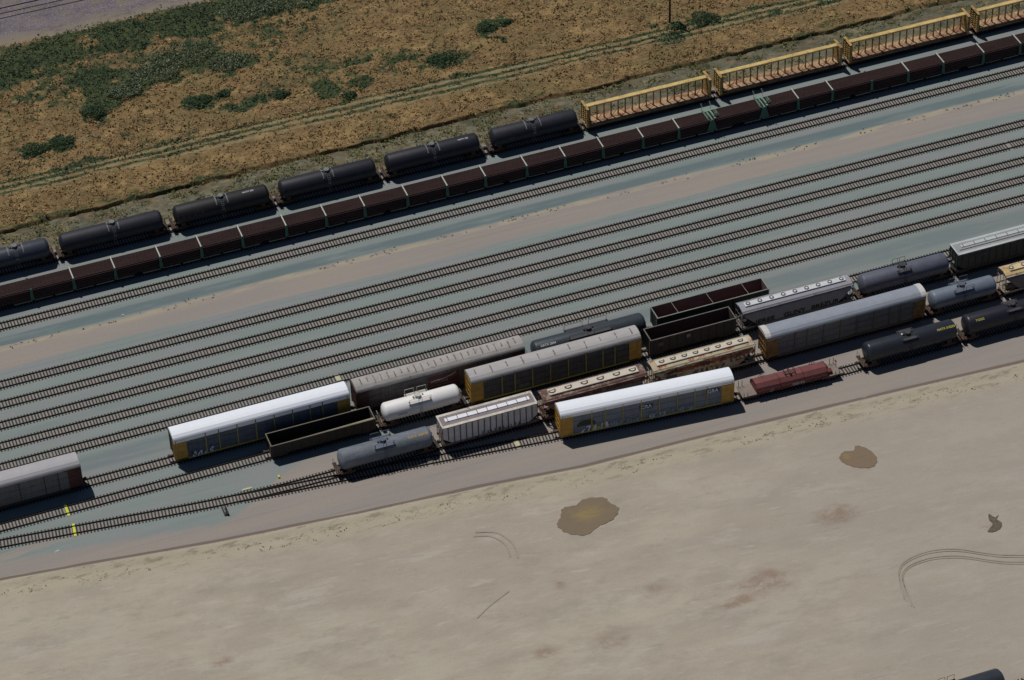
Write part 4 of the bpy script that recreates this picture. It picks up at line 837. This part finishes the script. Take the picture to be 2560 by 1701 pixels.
part('rust_stain', bnd, paint('maroon_band', srgb(124, 52, 48), .4, rust=srgb(156, 130, 100), rt=.6), c)
STR = paint('bone_ribbed_hopper', srgb(200, 200, 204), .12, streak=.35); DRK = paint('dark_rib', srgb(84, 78, 76), .3)
c = hopper('weathered white ribbed hopper with a long white hatch strip', 92.4, 107.5, P8(100), 0, STR, paint('mauve_grey_roof', srgb(134, 124, 122), .2, rust=srgb(150, 136, 120), rt=.62), ribbed=True, strip=(.9, .8, 0, .75, paint('white_strip', srgb(232, 232, 238), .08)), sides=DRK, flange=paint('chalky_edge', srgb(212, 204, 192), .35, rust=srgb(120, 100, 86), rt=.62, rs=(1, 1, 1)), frame=paint('umber_frame', srgb(134, 118, 108), .3, rust=srgb(90, 66, 54), rt=.55), grp=GH)
scrawl('graffiti', c, flat('graffiti_slate', srgb(110, 112, 124)), -1.5, 5.6, 1.4, 2.2, -1.53, 41, w=.06)
c = hopper('dark green ribbed hopper with a pale grey roof at the right edge', 181.3, 200.0, y7, 0, paint('dark_green_hopper', srgb(66, 76, 66), .3, streak=.4), paint('pale_green_grey_roof', srgb(150, 154, 152), .12), ribbed=True, strip=(1.3, 1.0, .25, .6, paint('pale_strip', srgb(186, 190, 190), .1)), flange=paint('pale_edge', srgb(184, 190, 188), .12), sides=paint('dark_green_hopper', (0, 0, 0)), frame=darkf, grp=GH)
text('GWRR', .9, 'lettering', flat('dull_lettering', srgb(96, 98, 94)), c, (-5.6, -1.5, 3.6))
part('roof_walk', MB().box(-8.6, 9.2, -.62, -.5, 4.82, 4.86), dm, c)
hopper('yellow cream hopper with heavy rust at the right edge beside the blue grey tank car', 185.9, 204.0, P8(190), 0, paint('grey_mauve_hopper', srgb(128, 120, 124), .2, rust=srgb(104, 100, 80), rt=.6), paint('yellow_rust_roof', srgb(204, 176, 126), .25, rust=srgb(150, 100, 60), rt=.58), hatches=(8, .36, RING, 'O'), hatchm=WSR, strip=(1.1, 1.0, 0, 1.1, paint('yellow_strip', srgb(212, 192, 150), .15)), frame=paint('pale_frame', srgb(186, 172, 152), .3, rust=srgb(120, 84, 60), rt=.58), grp=GH)

# ------------------------------------------------------------------ open gondolas
def gondola(lb, x0, x1, y, H, wall, inner, rim, braces=(), ribs=12, shelf=0, z0=1.15, grp='open gondola cars', floor=None):
    L = x1-x0; t = thing('open_gondola', lb, 'gondola', ((x0+x1)/2, y, 0), 0, grp); h = L/2; hw = 1.5
    gearset(t, L+.3, 1.6)
    w_ = MB()
    for s_ in (-1, 1): w_.box(-h, h, s_*(hw-.05)-.03, s_*(hw-.05)+.03, z0, H)
    for e in (-1, 1): w_.box(e*(h-.04)-.03, e*(h-.04)+.03, -hw+.08, hw-.08, z0, H)
    part('side_wall', w_, wall, t)
    i_ = MB()
    for s_ in (-1, 1): i_.box(-h+.1, h-.1, s_*(hw-.1)-.015, s_*(hw-.1)+.015, z0+.2, H-.03)
    for e in (-1, 1): i_.box(e*(h-.1)-.015, e*(h-.1)+.015, -hw+.13, hw-.13, z0+.2, H-.03)
    part('inner_lining', i_, inner, t)
    part('floor', MB().box(-h+.08, h-.08, -hw+.08, hw-.08, z0, z0+.12), floor or inner, t)
    r_ = MB(); d = .08
    for s_ in (-1, 1): r_.box(-h-.03, h+.03, s_*(hw-.05)-d, s_*(hw-.05)+d, H, H+.1)
    for e in (-1, 1): r_.box(e*(h-.05)-d, e*(h-.05)+d, -hw+.13, hw-.13, H+.003, H+.103)
    part('top_chord', r_, rim, t)
    b_ = MB()
    for i in range(ribs):
        x = -h+.6+i*(L-1.2)/(ribs-1)
        for s_ in (-1, 1): b_.box(x-.07, x+.07, s_*hw-.07, s_*hw+.07, z0-.05, H-.02)
    for e in (-1, 1):
        for k_ in range(5): b_.box(e*h-.07, e*h+.07, -1.2+k_*.6-.05, -1.2+k_*.6+.05, z0, H-.02)
    part('rib', b_, wall, t)
    for x in braces:
        pts_ = [(x+.05*math.sin(k_), yy, H+.04-(.1 if k_ in (2, 3) else 0)) for k_, yy in enumerate(np.linspace(-hw+.1, hw-.1, 6))]
        part('cross_brace', MB().tube(pts_, .045, 5), rim, t)
    if shelf:
        sh = MB()
        sh.loft([[(x, -hw+.03, H-.04), (x, -hw+.03, H+.0), (x, -hw+w2, H-.1), (x, -hw+w2, H-.16)] for x, w2 in ((-h+.15, shelf*.7), (0, shelf), (h-.15, shelf*1.5))])
        part('top_ledge', sh, paint('ledge_tan', srgb(150, 142, 120), .2, rust=srgb(158, 146, 70), rt=.56, rs=(.3, 1, 1)), t)
    fr = MB().box(-h-.1, h+.1, -.3, .3, .8, z0)
    part('centre_sill', fr, gear, t)
    for e in (-1, 1): part('ladder', MB().ladder((e*(h+.1), -hw+.3, 1.1), (e*(h+.1), -hw+.3, H), (0, 1, 0), .4, 7), rim, t)
    return t
GO = 'open gondola cars'
GRN = paint('dark_green_gondola', srgb(50, 64, 52), .35, streak=.3); INR = paint('dark_red_lining', srgb(124, 96, 94), .3, rough=.9)
gondola('long dark green open gondola with three cross braces, next to the empty track', 131.9, 150.75, y6, 3.95, GRN, INR, paint('pale_green_chord', srgb(140, 142, 130), .3), braces=(-5.9, 0, 6.0), ribs=14, grp=GO)
c = gondola('blackish high sided open gondola above the rusty cream hopper', 128.9, 143.2, y7, 3.95, paint('black_gondola', srgb(44, 41, 40), .3, streak=.4), paint('dark_brown_lining', srgb(84, 66, 64), .3, rough=.9), paint('grey_chord', srgb(112, 108, 100), .3), ribs=11, grp=GO)
part('placard', MB().box(-1.2, -.6, -1.6, -1.56, 2.9, 3.5), flat('pale_placard', srgb(140, 136, 134)), c); part('placard', MB().box(-5.9, -5.1, -1.6, -1.56, 2.6, 3.3), flat('dull_placard', srgb(96, 90, 92)), c)
gondola('low dark open gondola with a pale top ledge left of the white tank car', 68.0, 84.3, y7, 3.1, paint('brown_black_gondola', srgb(36, 33, 30), .3, streak=.4), paint('umber_lining', srgb(48, 43, 41), .3, rough=.95), paint('tan_chord', srgb(112, 106, 92), .25, rust=srgb(128, 116, 70), rt=.6), shelf=.42, ribs=12, grp=GO)

# ------------------------------------------------------------------ centre beam lumber cars
CY = paint('yellow_beam', srgb(210, 182, 116), .3, rough=.7, rust=srgb(176, 110, 66), rt=.6, rs=(1.5, 1.5, 1.5)); CP = paint('tan_post', srgb(150, 118, 76), .3, rough=.8, rust=srgb(96, 66, 44), rt=.55)
CP2 = paint('dull_yellow_bulkhead', srgb(186, 154, 92), .35, rough=.75, rust=srgb(120, 88, 58), rt=.54, rs=(2, 2, 2))
CD = paint('rust_orange_deck', srgb(184, 152, 116), .35, rough=.85, rust=srgb(150, 100, 74), rt=.54, rs=(.7, .9, 1))
def centerbeam(lb, x0, x1):
    L = x1-x0; t = thing('lumber_car', lb, 'lumber car', ((x0+x1)/2, yC, 0), 0, 'yellow centre beam lumber cars on the far track'); h = L/2
    gearset(t, L+.6, 1.9)
    dk = MB(); dk.loft([[(x, -1.42, 1.12), (x, -.35, 1.32), (x, .35, 1.32), (x, 1.42, 1.12), (x, 1.42, 1.07), (x, -1.42, 1.07)] for x in (-h+.05, h-.05)])
    part('deck', dk, CD, t)
    tb = MB().box(-h+.2, h-.2, -.4, .4, 4.55, 4.68)
    for s_ in (-1, 1): tb.box(-h+.2, h-.2, s_*.4-.05, s_*.4+.05, 4.42, 4.62)
    part('top_beam', tb, CY, t)
    np_ = 17
    for i in range(np_):
        x = -h+1.2+i*(L-2.4)/(np_-1)
        pm = MB()
        pm.loft([[(x-.08, -.36, 1.2), (x+.08, -.36, 1.2), (x+.08, .36, 1.2), (x-.08, .36, 1.2)], [(x-.07, -.15, 1.9), (x+.07, -.15, 1.9), (x+.07, .15, 1.9), (x-.07, .15, 1.9)], [(x-.06, -.12, 4.45), (x+.06, -.12, 4.45), (x+.06, .12, 4.45), (x-.06, .12, 4.45)]])
        part('post', pm, CP, t)
    dg = MB()
    for i in range(np_-1):
        a = -h+1.2+i*(L-2.4)/(np_-1); b = -h+1.2+(i+1)*(L-2.4)/(np_-1)
        if i in (0, 1, 3, 4, 7, 8, 11, 12, 14, 15):
            z_a, z_b = (1.25, 2.9) if i % 2 else (2.9, 1.25)
            dg.cyl((a, -.15, z_a), (b, -.15, z_b), .05, 5)
    part('diagonal_rod', dg, CP, t)
    for e in (-1, 1):
        bk = MB(); xo = e*(h-.12); xi = e*(h-.55)
        for s_ in (-1, 1): bk.box(min(xo, xi), max(xo, xi), s_*1.33-.1, s_*1.33+.1, 1.0, 4.68)
        bk.box(e*(h-.5)-.03, e*(h-.5)+.03, -1.3, 1.3, 1.1, 4.6)
        for k_ in range(8): bk.box(e*(h-.3)-.14, e*(h-.3)+.14, -1.25, 1.25, 1.35+k_*.44, 1.42+k_*.44)
        for yy in (-.45, .45): bk.box(e*(h-.25)-.12, e*(h-.25)+.12, yy-.06, yy+.06, 1.1, 4.6)
        bk.box(min(xo, xi)-.02, max(xo, xi)+.02, -1.45, 1.45, 4.68, 4.78)
        part('bulkhead', bk, CP2, t)
    sl = MB()
    sl.box(-h+.2, h-.2, -1.34, 1.34, .75, 1.06)
    part('side_sill', sl, paint('shade_dark_underframe', srgb(70, 60, 50), .3, rough=.9), t)  # sill coloured dark to stand for the shadow below the deck
    return t
centerbeam('yellow centre beam lumber car next to the black tank cars', 141.1, 164.2)
centerbeam('yellow lumber car in the middle, above the green winch stands', 165.6, 188.8)
centerbeam('yellow and rusty lumber car near the upper right corner', 190.0, 213.4)
centerbeam('yellow lumber car cut off at the upper right corner', 214.6, 237.8)

# ------------------------------------------------------------------ rail train
yB = TY['B']
GST = paint('pale_rack_bar', srgb(186, 190, 178), .2, rough=.6, rust=srgb(120, 104, 84), rt=.68); GRS = paint('teal_green_rack', srgb(66, 112, 98), .3, rough=.6); LKM = paint('mint_green_winch', srgb(122, 152, 134), .25, rough=.6)
stands = [[43.1, 50, 56.8], [64.3, 71.1, 78], [85.4, 92.2, 98.8], [106.2, 113.1, 119.8], [127.1, 133.9, 140.7], [147.9, 154.4, 160.5], [170.1, 176.4, 182.8], [190.2, 197.1, 203.8], [211.5, 218.6, 225.4]]
nolid = {43.1, 182.8, 190.2}; locks = {160.5, 170.1}
CN = ['first rail carrier flatcar at the left edge, its bars half hidden', 'second rail carrier flatcar from the left edge', 'third rail carrier flatcar from the left, below the plain blue black tank car', 'fourth rail carrier flatcar, below the tank car with a square hatch frame', 'fifth rail carrier flatcar, below the gap between tank cars and lumber cars', 'rail carrier flatcar with the left mint green winch stand', 'rail carrier flatcar with the right mint green winch stand', 'rail carrier flatcar missing one pale bar, near the right', 'last rail carrier flatcar at the right edge']
for st_, lb in zip(stands, CN):
    cx = st_[1]; L = 20.4; t = thing('rail_carrier_car', lb, 'rail carrier car', (cx, yB, 0), 0, 'flatcars of the rail train'); gearset(t, L, 1.7)
    part('deck', MB().box(-L/2, L/2, -1.3, 1.3, 1.0, 1.16), paint('brown_flatcar', srgb(66, 54, 48), .3), t)
    sl = MB()
    for s_ in (-1, 1):
        for k_ in range(6): sl.box(-L/2+.3+k_*3.35, -L/2+3.2+k_*3.35, s_*1.46-.06, s_*1.46+.06, .78+.04*(k_ % 2), .92)
    part('side_sill', sl, paint('grey_green_sill', srgb(156, 154, 130), .3), t)
    for sx in st_:
        x = sx-cx; lk = sx in locks; zt = 3.22
        if sx not in (43.1, 190.2): part('rack_bar', MB().box(x-.095, x+.095, -1.52, 1.52, zt, zt+.12), LKM if lk else GST, t)
        for s_ in (-1, 1):
            wb, wt = (.95, .3) if lk else (.3, .17)
            part('rack_upright', MB().loft([[(x-wb, s_*1.5-.09, 1.0), (x+wb, s_*1.5-.09, 1.0), (x+wb, s_*1.5+.09, 1.0), (x-wb, s_*1.5+.09, 1.0)], [(x-wt, s_*1.45-.06, zt-.01), (x+wt, s_*1.45-.06, zt-.01), (x+wt, s_*1.45+.06, zt-.01), (x-wt, s_*1.45+.06, zt-.01)]]), GRS, t)
        if lk:
            wk = MB(); wk.box(x-.75, x-.5, -1.55, 1.55, zt+.1, zt+.2); wk.box(x+.4, x+.7, -1.4, 1.55, zt+.1, zt+.2); wk.box(x-.5, x+.4, .9, 1.5, zt+.08, zt+.18)
            wk.cyl((x+.55, -.9, zt+.25), (x+.55, .4, zt+.25), .16, 8); wk.box(x+.75, x+1.3, -.6, -.5, zt+.1, zt+.7)
            part('winch_platform', wk, LKM, t)
            hr = MB()
            for a in (x-.75, x+.85):
                for yy in (-1.4, 1.4): hr.cyl((a, yy, zt+.1), (a, yy, zt+1.15), .035, 5)
                hr.cyl((a, -1.4, zt+1.15), (a, 1.6, zt+1.15), .035, 5); hr.cyl((a, -1.4, zt+.65), (a, 1.5, zt+.65), .03, 5)
            hr.tube([(x-.75, 1.6, zt+1.15), (x-.75, 1.9, zt+1.3), (x-.4, 1.95, zt+1.1)], .035, 5); hr.tube([(x+.85, 1.6, zt+1.15), (x+.85, 1.95, zt+1.35), (x+1.25, 1.95, zt+1.0)], .035, 5)
            hr.cyl((x+1.3, -1.2, zt+.6), (x+1.3, .6, zt+.6), .03, 5)
            part('platform_rail', hr, LKM, t)
RLM = paint('rust_brown_rail', srgb(88, 64, 61), .3, rough=.8, sc=(.2, 3, 3), rust=srgb(98, 70, 62), rt=.6, rs=(.2, 6, 6))
rb = MB().loft([[(x, a, z) for a, z in ((-.06, 0), (-.06, .02), (-.012, .035), (-.012, .12), (-.04, .13), (-.04, .17), (.04, .17), (.04, .13), (.012, .12), (.012, .035), (.06, .02), (.06, 0))] for x in (-10, 245)])
rme = rb.mesh('welded_rail', RLM)
for tier in range(6):
    for k_ in range(11):
        o = link('welded_rail', rme); o.location = (0, yB-1.3+k_*.26, 1.25+tier*.345); tag(o, 'long brown welded rail lying in the bundles carried by the rail train', 'rail', 'rails carried in tiers by the rail train')

# ------------------------------------------------------------------ red covered coil car
RED = paint('dusty_red_hood', srgb(122, 70, 68), .25, rough=.7, rust=srgb(134, 88, 82), rt=.6, rs=(.4, .8, .8)); RED2 = paint('dark_red_body', srgb(104, 46, 44), .3, rough=.7)
t = thing('coil_car', 'dusty red covered coil car with pale end decks on the nearest track', 'coil car', (146.15, 296.15, 0), math.atan((P9(152)-P9(141))/11)); h = 8.05
gearset(t, 16.1, 1.7)
part('deck', MB().box(-h, h, -1.3, 1.3, 1.05, 1.22).box(-h, h, -.35, .35, .75, 1.05), paint('pale_deck', srgb(136, 124, 116), .2, rough=.9), t)
prof = [(-1.32, 1.22), (-1.38, 1.8), (-1.22, 2.2), (-.62, 2.75), (.62, 2.75), (1.22, 2.2), (1.38, 1.8), (1.32, 1.22)]
part('hood', MB().px(prof, -5.75, 5.8), RED, t)
lr = MB()
for s_ in (-1, 1): lr.box(-5.8, 5.85, s_*1.4-.05, s_*1.4+.05, 1.25, 1.75)
for x in (-4.9, -3.3, -1.7, 1.7, 3.3, 4.9):
    for s_ in (-1, 1): lr.box(x-.06, x+.06, s_*1.42-.07, s_*1.42+.07, .95, 2.0)
part('lower_body', lr, RED2, t)
cr = MB()
for x in (-5.78, -1.95, 1.95, 5.8): cr.loft([[(x+a, yy*1.015, z+.03) for yy, z in prof[1:7]]+[(x+a, yy*.98, z-.02) for yy, z in prof[1:7][::-1]] for a in (-.07, .07)])
part('hood_rib', cr, RED2, t)
lf = MB().box(-.9, .9, -.35, .35, 2.76, 2.9).box(-.15, .15, -.6, .6, 2.9, 3.15)
for x in (-.8, .8): lf.tube([(x, -.5, 2.78), (x, -.5, 3.25), (x, .5, 3.25), (x, .5, 2.78)], .05, 5)
for x in (-4.4, 3.9): lf.tube([(x-.5, .6, 2.7), (x-.1, .7, 3.15), (x+.1, .7, 3.15), (x+.6, .7, 2.7)], .04, 5); lf.cyl((x, .6, 2.75), (x, .6, 3.2), .04, 5)
part('lifting_bracket', lf, paint('dark_red_bracket', srgb(96, 62, 58), .3), t)
ps = MB()
for x in (-7.8, -7.2, 7.2, 7.8):
    for s_ in (-1, 1): ps.cyl((x, s_*1.2, 1.2), (x, s_*1.2, 2.35 if s_ > 0 else 1.75), .05, 5)
ps.cyl((7.95, .5, 1.2), (7.95, .5, 2.2), .05, 5); ps.cyl((7.95, .5, 2.1), (7.95, .9, 2.1), .12, 8)
part('end_post', ps, RED2, t)
part('end_equipment', MB().box(6.0, 6.8, -.9, -.1, 1.23, 1.75).cyl((6.3, .3, 1.5), (6.3, 1.1, 1.5), .28, 10).box(6.1, 6.5, .2, 1.15, 1.23, 1.5), RED2, t)
text('CSSX 200', .5, 'lettering', wl_let, t, (1.0, -1.47, 1.5)); scrawl('graffiti', t, wl_let, -3.8, -3.1, 1.25, 1.7, -1.47, 51, w=.05)
